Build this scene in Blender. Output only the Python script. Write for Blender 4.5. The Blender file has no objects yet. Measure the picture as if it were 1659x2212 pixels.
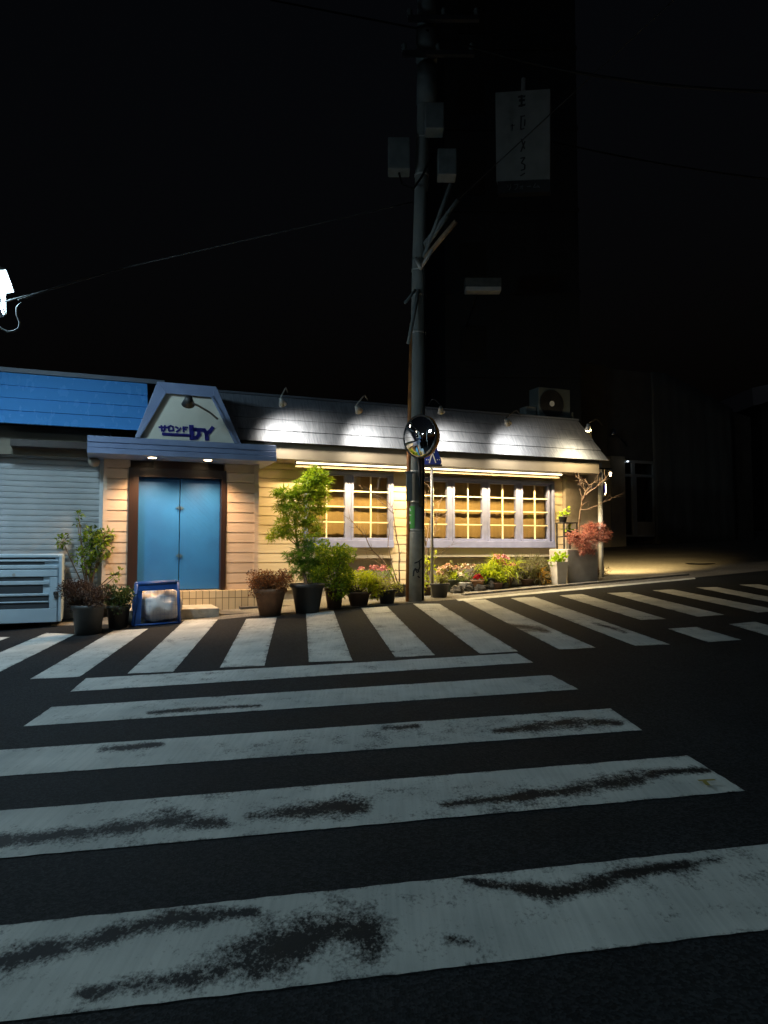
import bpy, math, random
from mathutils import Vector, Matrix, noise
R = math.radians
rnd = random.Random(7)
S = bpy.context.scene
COL = S.collection

# ------------------------------------------------------------------ camera model
W0, H0, F0 = 1659.0, 2212.0, 1534.0
CAMZ = 1.45
PITCH = math.atan(80.0 / F0)
FWD = Vector((0, math.cos(PITCH), math.sin(PITCH)))
UP = Vector((0, -math.sin(PITCH), math.cos(PITCH)))
CAM = Vector((0, 0, CAMZ))

def ray(px, py):
    return Vector((1, 0, 0)) * ((px - W0 / 2) / F0) + FWD - UP * ((py - H0 / 2) / F0)

def proj(p):
    d = p - CAM
    k = d.dot(FWD)
    return (W0 / 2 + F0 * d.x / k, H0 / 2 - F0 * d.dot(UP) / k)

# road plane z = GX x + GY y (the street climbs gently away and to the right)
_a, _b = ray(829, 1115), ray(12300, 727)
_det = _a.x * _b.y - _b.x * _a.y
GX = (_a.z * _b.y - _b.z * _a.y) / _det
GY = (_a.x * _b.z - _b.x * _a.z) / _det

def gz(x, y):
    return GX * x + GY * y

def gp(px, py, lift=0.0):
    r = ray(px, py)
    t = (CAMZ - lift) / (GX * r.x + GY * r.y - r.z)
    return CAM + r * t

# facade frame: u along the shop front, v out towards the street, z up
_d = ray(4720, 1186)
D = Vector((_d.x, _d.y, 0)).normalized()
N = Vector((D.y, -D.x, 0))
CF = 12.6
ANG = math.atan2(D.y, D.x)

def F(u, v, z):
    p = D * u + N * (v - CF)
    return Vector((p.x, p.y, z))

def fp(px, py, v=0.0):
    r = ray(px, py)
    return CAM + r * ((v - CF) / N.dot(r))

def U(px, py, v=0.0):
    return D.dot(fp(px, py, v))

def Z(px, py, v=0.0):
    return fp(px, py, v).z

def at(px, py, y):
    r = ray(px, py)
    return CAM + r * (y / r.y)

# ------------------------------------------------------------------ mesh helpers
class MB:
    def __init__(s, T=None):
        s.v, s.f, s.T = [], [], T or (lambda a, b, c: Vector((a, b, c)))
        s.att = []

    def p(s, a, b=None, c=None):
        s.v.append(s.T(*a) if b is None else s.T(a, b, c))
        return len(s.v) - 1

    def face(s, pts):
        s.f.append([s.p(*q) for q in pts])

    def box(s, a, b):
        x0, y0, z0 = a
        x1, y1, z1 = b
        i = [s.p(x, y, z) for z in (z0, z1) for y in (y0, y1) for x in (x0, x1)]
        for q in ((0, 2, 3, 1), (4, 5, 7, 6), (0, 1, 5, 4), (2, 6, 7, 3), (0, 4, 6, 2), (1, 3, 7, 5)):
            s.f.append([i[k] for k in q])

    def prism(s, pts, off):
        """polygon pts (authoring coords) extruded by off"""
        n = len(pts)
        a = [s.p(*q) for q in pts]
        b = [s.p(q[0] + off[0], q[1] + off[1], q[2] + off[2]) for q in pts]
        s.f.append(a[:])
        s.f.append(b[::-1])
        for k in range(n):
            s.f.append([a[k], b[k], b[(k + 1) % n], a[(k + 1) % n]])

    def tube(s, path, rad, seg=8, caps=True):
        path = [Vector(q) for q in path]
        if not hasattr(rad, '__len__'):
            rad = [rad] * len(path)
        rings = []
        prev = None
        for k, q in enumerate(path):
            t = (path[min(k + 1, len(path) - 1)] - path[max(k - 1, 0)])
            t = t.normalized() if t.length > 1e-9 else Vector((0, 0, 1))
            if prev is None:
                a = t.cross(Vector((0.31, 0.95, 0.02)))
                if a.length < 0.1:
                    a = t.cross(Vector((1, 0, 0)))
            else:
                a = prev - t * prev.dot(t)
            a.normalize()
            prev = a
            b = t.cross(a)
            rings.append([s.p(*(q + (a * math.cos(w) + b * math.sin(w)) * rad[k]))
                          for w in [2 * math.pi * j / seg for j in range(seg)]])
        for k in range(len(rings) - 1):
            for j in range(seg):
                s.f.append([rings[k][j], rings[k][(j + 1) % seg], rings[k + 1][(j + 1) % seg], rings[k + 1][j]])
        if caps:
            s.f.append(rings[0][::-1])
            s.f.append(rings[-1][:])

    def lathe(s, prof, seg=24, c=(0, 0, 0), square=False):
        rings = []
        for r, z in prof:
            ring = []
            for j in range(seg):
                w = 2 * math.pi * (j + .5) / seg
                k = 1.0
                if square:
                    k = 1 / max(abs(math.cos(w)), abs(math.sin(w)))
                ring.append(s.p(c[0] + r * k * math.cos(w), c[1] + r * k * math.sin(w), c[2] + z))
            rings.append(ring)
        for k in range(len(rings) - 1):
            for j in range(seg):
                s.f.append([rings[k][j], rings[k][(j + 1) % seg], rings[k + 1][(j + 1) % seg], rings[k + 1][j]])
        s.f.append(rings[0][::-1])
        s.f.append(rings[-1][:])

    def build(s, name, mat, parent=None, smooth=False, local=False, bevel=0.0):
        root = parent
        while root is not None and root.parent is not None:
            root = root.parent
        vs = s.v
        if root is not None and not local:
            inv = root_matrix(root).inverted()
            vs = [inv @ q for q in vs]
        me = bpy.data.meshes.new(name)
        me.from_pydata([tuple(q) for q in vs], [], s.f)
        if smooth:
            me.polygons.foreach_set('use_smooth', [True] * len(me.polygons))
        me.materials.append(mat)
        me.update()
        o = bpy.data.objects.new(name, me)
        COL.objects.link(o)
        if parent is not None:
            o.parent = parent
        if bevel:
            m = o.modifiers.new('bevel', 'BEVEL')
            m.width = bevel
            m.segments = 2
            m.limit_method = 'ANGLE'
        return o

def root_matrix(o):
    return Matrix.Translation(o.location) @ o.rotation_euler.to_matrix().to_4x4()

def tag(o, label=None, cat=None, group=None, kind=None):
    if label: o['label'] = label
    if cat: o['category'] = cat
    if group: o['group'] = group
    if kind: o['kind'] = kind
    return o

def thing(name, label, cat, loc=(0, 0, 0), rz=0.0, group=None):
    o = bpy.data.objects.new(name, None)
    o.empty_display_size = .1
    COL.objects.link(o)
    o.location = loc
    o.rotation_euler = (0, 0, rz)
    return tag(o, label, cat, group)

# ------------------------------------------------------------------ materials
def mat(name, base, rough=0.6, metal=0.0, var=None, vscale=4.0, stretch=(1, 1, 1), bump=0.0, bscale=40.0, spec=0.5,
        emit=None, estr=0.0, detail=5.0, lo=0.35, hi=0.65, coat=0.0):
    m = bpy.data.materials.new(name)
    m.use_nodes = True
    nt = m.node_tree
    b = nt.nodes['Principled BSDF']
    b.inputs['Base Color'].default_value = (*base, 1)
    b.inputs['Roughness'].default_value = rough
    b.inputs['Metallic'].default_value = metal
    b.inputs['Specular IOR Level'].default_value = spec
    b.inputs['Coat Weight'].default_value = coat
    if emit:
        b.inputs['Emission Color'].default_value = (*emit, 1)
        b.inputs['Emission Strength'].default_value = estr
    tc = nt.nodes.new('ShaderNodeTexCoord')
    mp = nt.nodes.new('ShaderNodeMapping')
    mp.inputs['Scale'].default_value = stretch
    nt.links.new(tc.outputs['Object'], mp.inputs['Vector'])
    if var:
        nz = nt.nodes.new('ShaderNodeTexNoise')
        nz.inputs['Scale'].default_value = vscale
        nz.inputs['Detail'].default_value = detail
        nt.links.new(mp.outputs[0], nz.inputs['Vector'])
        cr = nt.nodes.new('ShaderNodeValToRGB')
        cr.color_ramp.elements[0].position = lo
        cr.color_ramp.elements[1].position = hi
        cr.color_ramp.elements[0].color = (*base, 1)
        cr.color_ramp.elements[1].color = (*var, 1)
        nt.links.new(nz.outputs['Fac'], cr.inputs[0])
        nt.links.new(cr.outputs[0], b.inputs['Base Color'])
        rr = nt.nodes.new('ShaderNodeMapRange')
        rr.inputs['To Min'].default_value = max(0.03, rough - .08)
        rr.inputs['To Max'].default_value = min(1, rough + .08)
        nt.links.new(nz.outputs['Fac'], rr.inputs['Value'])
        nt.links.new(rr.outputs[0], b.inputs['Roughness'])
    if bump:
        n2 = nt.nodes.new('ShaderNodeTexNoise')
        n2.inputs['Scale'].default_value = bscale
        n2.inputs['Detail'].default_value = 4
        nt.links.new(mp.outputs[0], n2.inputs['Vector'])
        bp = nt.nodes.new('ShaderNodeBump')
        bp.inputs['Strength'].default_value = bump
        bp.inputs['Distance'].default_value = 0.01
        nt.links.new(n2.outputs['Fac'], bp.inputs['Height'])
        nt.links.new(bp.outputs[0], b.inputs['Normal'])
    return m

def leafmat(name, c1, c2, trans=0.35, scale=9.0):
    m = bpy.data.materials.new(name)
    m.use_nodes = True
    nt = m.node_tree
    out = nt.nodes['Material Output']
    b = nt.nodes['Principled BSDF']
    b.inputs['Roughness'].default_value = 0.5
    b.inputs['Specular IOR Level'].default_value = 0.35
    tc = nt.nodes.new('ShaderNodeTexCoord')
    nz = nt.nodes.new('ShaderNodeTexNoise')
    nz.inputs['Scale'].default_value = scale
    nz.inputs['Detail'].default_value = 6
    nt.links.new(tc.outputs['Object'], nz.inputs['Vector'])
    cr = nt.nodes.new('ShaderNodeValToRGB')
    cr.color_ramp.elements[0].position = 0.36
    cr.color_ramp.elements[1].position = 0.64
    cr.color_ramp.elements[0].color = (*c1, 1)
    cr.color_ramp.elements[1].color = (*c2, 1)
    nt.links.new(nz.outputs['Fac'], cr.inputs[0])
    nt.links.new(cr.outputs[0], b.inputs['Base Color'])
    t = nt.nodes.new('ShaderNodeBsdfTranslucent')
    nt.links.new(cr.outputs[0], t.inputs['Color'])
    mx = nt.nodes.new('ShaderNodeMixShader')
    mx.inputs[0].default_value = trans
    nt.links.new(b.outputs[0], mx.inputs[1])
    nt.links.new(t.outputs[0], mx.inputs[2])
    nt.links.new(mx.outputs[0], out.inputs['Surface'])
    return m

def glassmat(name, tint=(1, 1, 1), refl=1.0):
    m = bpy.data.materials.new(name)
    m.use_nodes = True
    nt = m.node_tree
    out = nt.nodes['Material Output']
    nt.nodes.remove(nt.nodes['Principled BSDF'])
    tr = nt.nodes.new('ShaderNodeBsdfTransparent')
    tr.inputs[0].default_value = (*tint, 1)
    gl = nt.nodes.new('ShaderNodeBsdfGlossy')
    gl.inputs['Roughness'].default_value = 0.02
    lw = nt.nodes.new('ShaderNodeLayerWeight')
    pw = nt.nodes.new('ShaderNodeMath')
    pw.operation = 'POWER'
    pw.inputs[1].default_value = 4.5
    nt.links.new(lw.outputs['Facing'], pw.inputs[0])
    fr = nt.nodes.new('ShaderNodeMath')
    fr.operation = 'MULTIPLY_ADD'
    nt.links.new(pw.outputs[0], fr.inputs[0])
    fr.inputs[1].default_value = .9
    fr.inputs[2].default_value = .05
    mx = nt.nodes.new('ShaderNodeMixShader')
    nt.links.new(fr.outputs[0], mx.inputs[0])
    nt.links.new(tr.outputs[0], mx.inputs[1])
    nt.links.new(gl.outputs[0], mx.inputs[2])
    nt.links.new(mx.outputs[0], out.inputs['Surface'])
    return m

def asphalt(name, c1, c2, speck):
    m = mat(name, c1, 0.8, var=c2, vscale=1.1, bump=0.0, spec=0.12, detail=9, lo=.3, hi=.72)
    nt = m.node_tree
    b = nt.nodes['Principled BSDF']
    tc = nt.nodes.new('ShaderNodeTexCoord')
    vo = nt.nodes.new('ShaderNodeTexVoronoi')
    vo.inputs['Scale'].default_value = 95
    nt.links.new(tc.outputs['Object'], vo.inputs['Vector'])
    bw = nt.nodes.new('ShaderNodeSeparateColor')
    nt.links.new(vo.outputs['Color'], bw.inputs[0])
    rg = nt.nodes.new('ShaderNodeValToRGB')
    rg.color_ramp.elements[0].position = 0.25
    rg.color_ramp.elements[0].color = (.72, .72, .72, 1)
    rg.color_ramp.elements[1].position = 0.97
    rg.color_ramp.elements[1].color = (speck, speck, speck, 1)
    nt.links.new(bw.outputs[0], rg.inputs[0])
    old = b.inputs['Base Color'].links[0].from_socket
    mu = nt.nodes.new('ShaderNodeMix')
    mu.data_type = 'RGBA'
    mu.blend_type = 'MULTIPLY'
    mu.inputs[0].default_value = 1
    nt.links.new(old, mu.inputs[6])
    nt.links.new(rg.outputs[0], mu.inputs[7])
    nt.links.new(mu.outputs[2], b.inputs['Base Color'])
    bp = nt.nodes.new('ShaderNodeBump')
    bp.inputs['Strength'].default_value = 0.6
    bp.inputs['Distance'].default_value = 0.004
    nt.links.new(vo.outputs['Distance'], bp.inputs['Height'])
    nt.links.new(bp.outputs[0], b.inputs['Normal'])
    return m

def paintmat(name, dark, paint=(.66, .67, .64), paint2=(.43, .45, .44)):
    """worn road paint; the 'wear' attribute says where traffic has scuffed it away"""
    m = mat(name, paint, 0.7, var=paint2, vscale=2.2, stretch=(1, 1, 1), lo=.3, hi=.75, spec=.2)
    nt = m.node_tree
    b = nt.nodes['Principled BSDF']
    at_ = nt.nodes.new('ShaderNodeAttribute')
    at_.attribute_name = 'wear'
    tc = nt.nodes.new('ShaderNodeTexCoord')
    n1 = nt.nodes.new('ShaderNodeTexNoise')
    n1.inputs['Scale'].default_value = 46
    n1.inputs['Detail'].default_value = 6
    n1.inputs['Roughness'].default_value = .75
    mp = nt.nodes.new('ShaderNodeMapping')
    mp.inputs['Rotation'].default_value = (0, 0, R(7))
    mp.inputs['Scale'].default_value = (1.3, .9, 1)
    nt.links.new(tc.outputs['Object'], mp.inputs[0])
    nt.links.new(mp.outputs[0], n1.inputs['Vector'])
    ad = nt.nodes.new('ShaderNodeMath')
    ad.operation = 'MULTIPLY_ADD'
    nt.links.new(n1.outputs['Fac'], ad.inputs[0])
    ad.inputs[1].default_value = 2.2
    ad.inputs[2].default_value = -1.1
    a2 = nt.nodes.new('ShaderNodeMath')
    nt.links.new(ad.outputs[0], a2.inputs[0])
    nt.links.new(at_.outputs['Fac'], a2.inputs[1])
    n5 = nt.nodes.new('ShaderNodeTexNoise')
    n5.inputs['Scale'].default_value = 7.5
    n5.inputs['Detail'].default_value = 5
    nt.links.new(tc.outputs['Object'], n5.inputs['Vector'])
    a3 = nt.nodes.new('ShaderNodeMath')
    a3.operation = 'MULTIPLY_ADD'
    nt.links.new(n5.outputs['Fac'], a3.inputs[0])
    a3.inputs[1].default_value = 1.5
    a3.inputs[2].default_value = -.72
    a4 = nt.nodes.new('ShaderNodeMath')
    nt.links.new(a2.outputs[0], a4.inputs[0])
    nt.links.new(a3.outputs[0], a4.inputs[1])
    a2 = a4
    cr = nt.nodes.new('ShaderNodeValToRGB')
    cr.color_ramp.elements[0].position = 0.30
    cr.color_ramp.elements[1].position = 0.90
    nt.links.new(a2.outputs[0], cr.inputs[0])
    # rake lines across the stripe
    n3 = nt.nodes.new('ShaderNodeTexNoise')
    n3.inputs['Scale'].default_value = 9
    n3.inputs['Detail'].default_value = 4
    mp3 = nt.nodes.new('ShaderNodeMapping')
    mp3.inputs['Rotation'].default_value = (0, 0, R(10))
    mp3.inputs['Scale'].default_value = (6, .22, 1)
    nt.links.new(tc.outputs['Object'], mp3.inputs[0])
    nt.links.new(mp3.outputs[0], n3.inputs['Vector'])
    r3 = nt.nodes.new('ShaderNodeValToRGB')
    r3.color_ramp.elements[0].position = .3
    r3.color_ramp.elements[0].color = (.86, .87, .87, 1)
    r3.color_ramp.elements[1].position = .62
    r3.color_ramp.elements[1].color = (1, 1, 1, 1)
    nt.links.new(n3.outputs['Fac'], r3.inputs[0])
    old = b.inputs['Base Color'].links[0].from_socket
    mu = nt.nodes.new('ShaderNodeMix')
    mu.data_type = 'RGBA'
    mu.blend_type = 'MULTIPLY'
    mu.inputs[0].default_value = 1
    nt.links.new(old, mu.inputs[6])
    nt.links.new(r3.outputs[0], mu.inputs[7])
    mx = nt.nodes.new('ShaderNodeMix')
    mx.data_type = 'RGBA'
    nt.links.new(cr.outputs[0], mx.inputs[0])
    nt.links.new(mu.outputs[2], mx.inputs[6])
    mx.inputs[7].default_value = (*dark, 1)
    nt.links.new(mx.outputs[2], b.inputs['Base Color'])
    bp = nt.nodes.new('ShaderNodeBump')
    bp.inputs['Strength'].default_value = .5
    bp.inputs['Distance'].default_value = .004
    nt.links.new(n1.outputs['Fac'], bp.inputs['Height'])
    nt.links.new(bp.outputs[0], b.inputs['Normal'])
    return m

M = {}
M['asphalt'] = asphalt('asphalt', (.011, .0125, .0145), (.021, .023, .0255), 2.0)
M['pavement'] = asphalt('pavement', (.13, .125, .115), (.19, .18, .16), 1.6)
M['kerb'] = mat('kerb_concrete', (.25, .24, .22), .85, var=(.14, .13, .12), vscale=6, bump=.4, bscale=90)
M['paint'] = paintmat('road_paint', (.012, .013, .014))
M['line'] = mat('edge_line_paint', (.66, .64, .58), .6, var=(.5, .48, .42), vscale=8)
M['siding'] = mat('cream_siding', (.66, .56, .40), .55, var=(.58, .48, .33), vscale=3, stretch=(.4, 1, 3), bump=.15, bscale=60)
M['siding2'] = mat('peach_siding', (.64, .50, .38), .55, var=(.56, .43, .32), vscale=3, stretch=(.4, 1, 3), bump=.15, bscale=60)
M['fascia'] = mat('tan_fascia', (.19, .16, .115), .6, var=(.15, .125, .09), vscale=3)
M['lip'] = mat('lip_board', (.02, .016, .01), .9)
M['greybase'] = mat('grey_base', (.30, .26, .21), .8, var=(.22, .19, .15), vscale=6, bump=.2)
M['roof'] = mat('grey_shingle', (.135, .15, .18), .6, var=(.07, .08, .10), vscale=5, stretch=(7, 1, .5), bump=.5, bscale=14, lo=.3, hi=.7)
M['roofblue'] = mat('blue_shingle', (.06, .22, .50), .26, var=(.058, .214, .49), vscale=5, stretch=(2, 1, .6), bump=.12, bscale=22)
M['bluetrim'] = mat('blue_grey_trim', (.19, .24, .38), .4, var=(.155, .20, .33), vscale=4)
M['cap'] = mat('roof_cap', (.05, .06, .08), .6)
M['panel'] = mat('cream_panel', (.62, .60, .52), .6, var=(.56, .54, .46), vscale=2.5, bump=.12, bscale=70)
M['navy'] = mat('navy_letters', (.008, .008, .16), .35)
M['door'] = mat('blue_door', (.022, .15, .43), .38, var=(.018, .125, .37), vscale=2.5)
M['brown'] = mat('dark_wood', (.028, .012, .008), .4, var=(.016, .008, .006), vscale=5, stretch=(6, 6, .6))
M['brass'] = mat('steel_latch', (.10, .18, .28), .35, metal=.6)
M['tile'] = None
M['lavender'] = mat('lavender_paint', (.215, .24, .41), .5, var=(.18, .20, .35), vscale=7)
M['creambar'] = mat('cream_bar', (.78, .70, .48), .5)
M['curtain'] = mat('ochre_curtain', (.31, .21, .075), .9, var=(.26, .175, .065), vscale=3, stretch=(5, 1, .4), lo=.3, hi=.7)
M['dark'] = mat('dark_interior', (.02, .018, .015), .9)
M['shutter'] = mat('pale_shutter', (.50, .51, .52), .6, var=(.36, .38, .39), vscale=1.6, lo=.3, hi=.7)
M['stone'] = mat('step_stone', (.48, .44, .36), .85, var=(.30, .28, .23), vscale=7, bump=.4, bscale=60)
M['darkstone'] = mat('gutter_stone', (.10, .09, .08), .85, var=(.06, .055, .05), vscale=7)
M['glass'] = glassmat('window_glass')
M['white'] = mat('white_paint', (.74, .76, .76), .4, var=(.66, .68, .69), vscale=6)
M['bin'] = mat('white_metal', (.50, .62, .70), .33, var=(.42, .54, .62), vscale=2.2)
M['binslot'] = mat('bin_slot', (.035, .045, .055), .6)
M['chrome'] = mat('chrome', (.8, .8, .8), .15, metal=1)
M['mirror'] = mat('mirror_face', (.85, .87, .88), .03, metal=1)
M['orange'] = mat('orange_hood', (.55, .22, .02), .5, var=(.38, .15, .015), vscale=7)
M['concrete'] = mat('pole_concrete', (.21, .22, .21), .75, var=(.15, .16, .155), vscale=4, stretch=(1, 1, .3), bump=.25, bscale=70)
M['sleeve'] = mat('pole_wrap', (.36, .34, .29), .6, var=(.28, .26, .22), vscale=9, bump=.3, bscale=120)
M['rust'] = mat('rust_pipe', (.36, .14, .03), .55, var=(.20, .07, .02), vscale=9)
M['greybox'] = mat('grey_box', (.155, .17, .17), .6, var=(.105, .12, .12), vscale=6)
M['acgrey'] = mat('ac_casing', (.09, .105, .105), .5, var=(.07, .085, .085), vscale=3)
M['blackm'] = mat('black_metal', (.02, .02, .022), .5)
M['cable'] = mat('cable', (.008, .008, .008), .7, spec=.15)
M['palecable'] = mat('pale_cable', (.05, .052, .054), .7, spec=.25)
M['green'] = mat('green_plate', (.08, .34, .06), .4)
M['signblue'] = mat('sign_blue', (.012, .03, .22), .35)
M['signwhite'] = mat('sign_white', (.68, .68, .66), .45)
M['galv'] = mat('galvanised', (.46, .45, .43), .45, metal=.3, var=(.36, .35, .33), vscale=10)
M['blueplastic'] = mat('blue_plastic', (.012, .075, .30), .4, var=(.01, .055, .23), vscale=5)
M['bag'] = mat('garbage_bag', (.80, .76, .74), .38, var=(.62, .60, .60), vscale=8, bump=.5, bscale=12)
M['terracotta'] = mat('terracotta', (.30, .17, .10), .8, var=(.21, .12, .075), vscale=9, bump=.2)
M['blackpot'] = mat('black_pot', (.045, .043, .042), .5, var=(.06, .055, .05), vscale=7)
M['brownpot'] = mat('brown_pot', (.13, .075, .05), .7, var=(.09, .055, .035), vscale=7)
M['greypot'] = mat('grey_pot', (.07, .073, .073), .6, var=(.05, .053, .053), vscale=5)
M['whitepot'] = mat('white_pot', (.66, .62, .56), .5, var=(.55, .51, .46), vscale=5)
M['greenpot'] = mat('dark_green_pot', (.05, .065, .045), .5)
M['soil'] = mat('soil', (.035, .024, .016), .95, var=(.06, .04, .03), vscale=30, bump=.6)
M['bark'] = mat('bark', (.10, .065, .04), .85, var=(.16, .11, .07), vscale=20, bump=.4)
M['palebark'] = mat('pale_bark', (.34, .23, .14), .8, var=(.25, .16, .10), vscale=20)
M['rock'] = mat('edging_rock', (.10, .09, .075), .9, var=(.05, .046, .04), vscale=6, bump=.6, bscale=18)
M['darkwall'] = mat('dark_wall', (.13, .12, .11), .8, var=(.10, .093, .086), vscale=2)
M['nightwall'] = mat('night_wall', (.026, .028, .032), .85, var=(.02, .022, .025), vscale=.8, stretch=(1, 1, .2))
M['pillarwall'] = mat('pale_render', (.48, .44, .36), .75, var=(.40, .36, .29), vscale=2, bump=.2)
M['alu'] = mat('aluminium', (.55, .57, .58), .4, metal=.4)
M['reflector'] = mat('reflective_tape', (.7, .35, .28), .3)
M['sheet'] = mat('scaffold_sheet', (.16, .16, .155), .7, var=(.11, .11, .108), vscale=1.2, stretch=(3, 3, .4))

def tilemat():
    m = mat('step_tiles', (.56, .45, .28), .45, spec=.4)
    nt = m.node_tree
    b = nt.nodes['Principled BSDF']
    tc = nt.nodes.new('ShaderNodeTexCoord')
    sp = nt.nodes.new('ShaderNodeSeparateXYZ')
    nt.links.new(tc.outputs['Object'], sp.inputs[0])
    br = nt.nodes.new('ShaderNodeTexBrick')
    cb = nt.nodes.new('ShaderNodeCombineXYZ')
    nt.links.new(sp.outputs[0], cb.inputs[0])
    a = nt.nodes.new('ShaderNodeMath')
    nt.links.new(sp.outputs[1], a.inputs[0])
    nt.links.new(sp.outputs[2], a.inputs[1])
    nt.links.new(a.outputs[0], cb.inputs[1])
    nt.links.new(cb.outputs[0], br.inputs['Vector'])
    br.offset = 0
    br.inputs['Scale'].default_value = 1
    br.inputs['Brick Width'].default_value = .105
    br.inputs['Row Height'].default_value = .2
    br.inputs['Mortar Size'].default_value = .005
    br.inputs['Color1'].default_value = (.74, .60, .38, 1)
    br.inputs['Color2'].default_value = (.60, .47, .28, 1)
    br.inputs['Mortar'].default_value = (.16, .11, .06, 1)
    nt.links.new(br.outputs[0], b.inputs['Base Color'])
    return m
M['tile'] = tilemat()

def emis(name, col, s):
    return mat(name, (.8, .8, .8), .5, emit=col, estr=s)
M['led'] = emis('led_strip', (1, .82, .50), 4.5)
M['bulb'] = emis('white_bulb', (1, .90, .72), 14)
M['warmbulb'] = emis('warm_bulb', (1, .74, .42), 26)
M['coolglass'] = emis('lamp_glass', (.62, .88, 1), 30)
M['hotglass'] = emis('lantern_glass', (.58, .85, 1), 125)

def light(name, kind, loc, energy, col, parent, aim=None, size=.05, spot=120, blend=.4):
    L = bpy.data.lights.new(name, kind)
    L.energy = energy
    L.color = col
    if kind in ('POINT', 'SPOT'):
        L.shadow_soft_size = size
    if kind == 'SPOT':
        L.spot_size = R(spot)
        L.spot_blend = blend
    o = bpy.data.objects.new(name, L)
    COL.objects.link(o)
    if parent is not None:
        o.parent = parent
        inv = root_matrix(parent).inverted()
    else:
        inv = Matrix.Identity(4)
    mw = Matrix.Translation(loc)
    if aim is not None:
        q = (Vector(aim) - Vector(loc)).to_track_quat('-Z', 'Y')
        mw = mw @ q.to_matrix().to_4x4()
    o.matrix_local = inv @ mw
    return o

# ------------------------------------------------------------------ ground
def sheet(name, pts, m, lift, label, cat):
    mb = MB()
    mb.face([(x, y, gz(x, y) + lift) for x, y in pts])
    return tag(mb.build(name, m), label, cat, kind='structure')

mb = MB()
E = 160
mb.face([(-E, -E, gz(-E, -E)), (E, -E, gz(E, -E)), (E, E, gz(E, E)), (-E, E, gz(-E, E))])
tag(mb.build('road', M['asphalt']), 'dark asphalt road sheet under both zebra crossings', 'road', kind='structure')

def slab(name, pix, m, lift, label, cat, depth=.3):
    mb = MB()
    pts = []
    for q in pix:
        w = gp(*q) if len(q) == 2 else Vector(q)
        pts.append((w.x, w.y, gz(w.x, w.y) + lift))
    mb.prism(pts[::-1], (0, 0, -depth))
    return tag(mb.build(name, m), label, cat, kind='structure')

# pavement in front of the shop: a low concrete apron along the facade, opening to the side street on the right
fl = F(U(-260, 1300), .2, 0)
slab('pavement', [(-300, 1372), (120, 1352), (260, 1348), (480, 1338), (700, 1316), (985, 1295), (1500, 1248), (1700, 1228), (2100, 1200),
                  (30.0, 46.0, 0), tuple(F(U(1320, 1200), -8, 0)), tuple(F(-12, -8, 0))],
     M['pavement'], .0025, 'grey pavement apron running along the shop front to the side street', 'pavement')

WEAR = [
 [(-60, 2085, 22), (0, 2076, 22), (150, 2041, 20), (280, 2011, 20), (360, 1986, 19), (475, 1976, 16), (545, 1971, 11)],
 [(185, 2146, 13), (275, 2126, 17), (400, 2116, 22), (500, 2086, 34), (600, 2046, 46), (725, 2006, 48), (800, 2030, 34)],
 [(1009, 1903, 8), (1104, 1918, 14), (1204, 1926, 19), (1280, 1911, 19), (1354, 1886, 15), (1454, 1871, 11), (1544, 1858, 10)],
 [(975, 2030, 10), (1005, 2034, 11)],
 [(-60, 1826, 14), (0, 1821, 14), (125, 1806, 14), (250, 1791, 15), (360, 1771, 20), (475, 1778, 14)],
 [(540, 1766, 9), (650, 1751, 17), (775, 1741, 17)],
 [(960, 1738, 7), (1080, 1726, 9), (1230, 1706, 12), (1380, 1681, 15), (1430, 1668, 8), (1530, 1663, 7)],
 [(220, 1619, 6), (270, 1617, 8), (350, 1607, 5)],
 [(830, 1572, 5), (900, 1568, 5)],
 [(1070, 1579, 6), (1180, 1566, 13), (1280, 1559, 10), (1340, 1562, 6)],
 [(320, 1540, 3), (420, 1532, 4), (560, 1524, 3)],
 [(1010, 1340, 3), (1160, 1358, 6), (1185, 1365, 4)], [(1280, 1345, 2), (1350, 1365, 3)],
]
def wear_at(x, y):
    best = 0.0
    for pl in WEAR:
        for (x0, y0, r0), (x1, y1, r1) in zip(pl, pl[1:]):
            dx, dy = x1 - x0, y1 - y0
            t = max(0, min(1, ((x - x0) * dx + (y - y0) * dy) / (dx * dx + dy * dy)))
            px, py, r = x0 + t * dx, y0 + t * dy, r0 + t * (r1 - r0)
            d = math.hypot((x - px) * .62, y - py)
            best = max(best, 1.05 - .52 * d / r)
    return max(0.0, best)

def stripes(name, quads, step, label, lift=.004):
    mb = MB()
    att = []
    for q in quads:
        fl_, fr_, nr_, nl_ = [gp(*p, lift) for p in q]
        L = max((fr_ - fl_).length, (nr_ - nl_).length)
        Wd = max((nl_ - fl_).length, (nr_ - fr_).length)
        nu, nv = max(2, int(L / step)), max(2, int(Wd / step))
        base = len(mb.v)
        for j in range(nv + 1):
            for i in range(nu + 1):
                s, t = i / nu, j / nv
                p = (fl_ * (1 - s) + fr_ * s) * (1 - t) + (nl_ * (1 - s) + nr_ * s) * t
                e = .0035
                if i in (0, nu) or j in (0, nv):
                    p = p + Vector((noise.noise(p * 17) * e * 1.6, noise.noise(p * 15 + Vector((5, 5, 5))) * e * 1.6, 0))
                mb.p(p.x, p.y, gz(p.x, p.y) + lift)
                x, y = proj(p)
                w = wear_at(x, y)
                # scattered thin scuffs
                w = max(w, .12 + .30 * noise.noise(Vector((p.x * .8, p.y * 2.2, 3.1))))
                if i in (0, nu) or j in (0, nv):
                    w = max(w, .40 + .25 * noise.noise(p * 6))
                att.append(w)
        for j in range(nv):
            for i in range(nu):
                a = base + j * (nu + 1) + i
                mb.f.append([a, a + nu + 1, a + nu + 2, a + 1])
    o = mb.build(name, M['paint'])
    a = o.data.attributes.new('wear', 'FLOAT', 'POINT')
    a.data.foreach_set('value', att)
    return tag(o, label, 'road marking', kind='structure')

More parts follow.
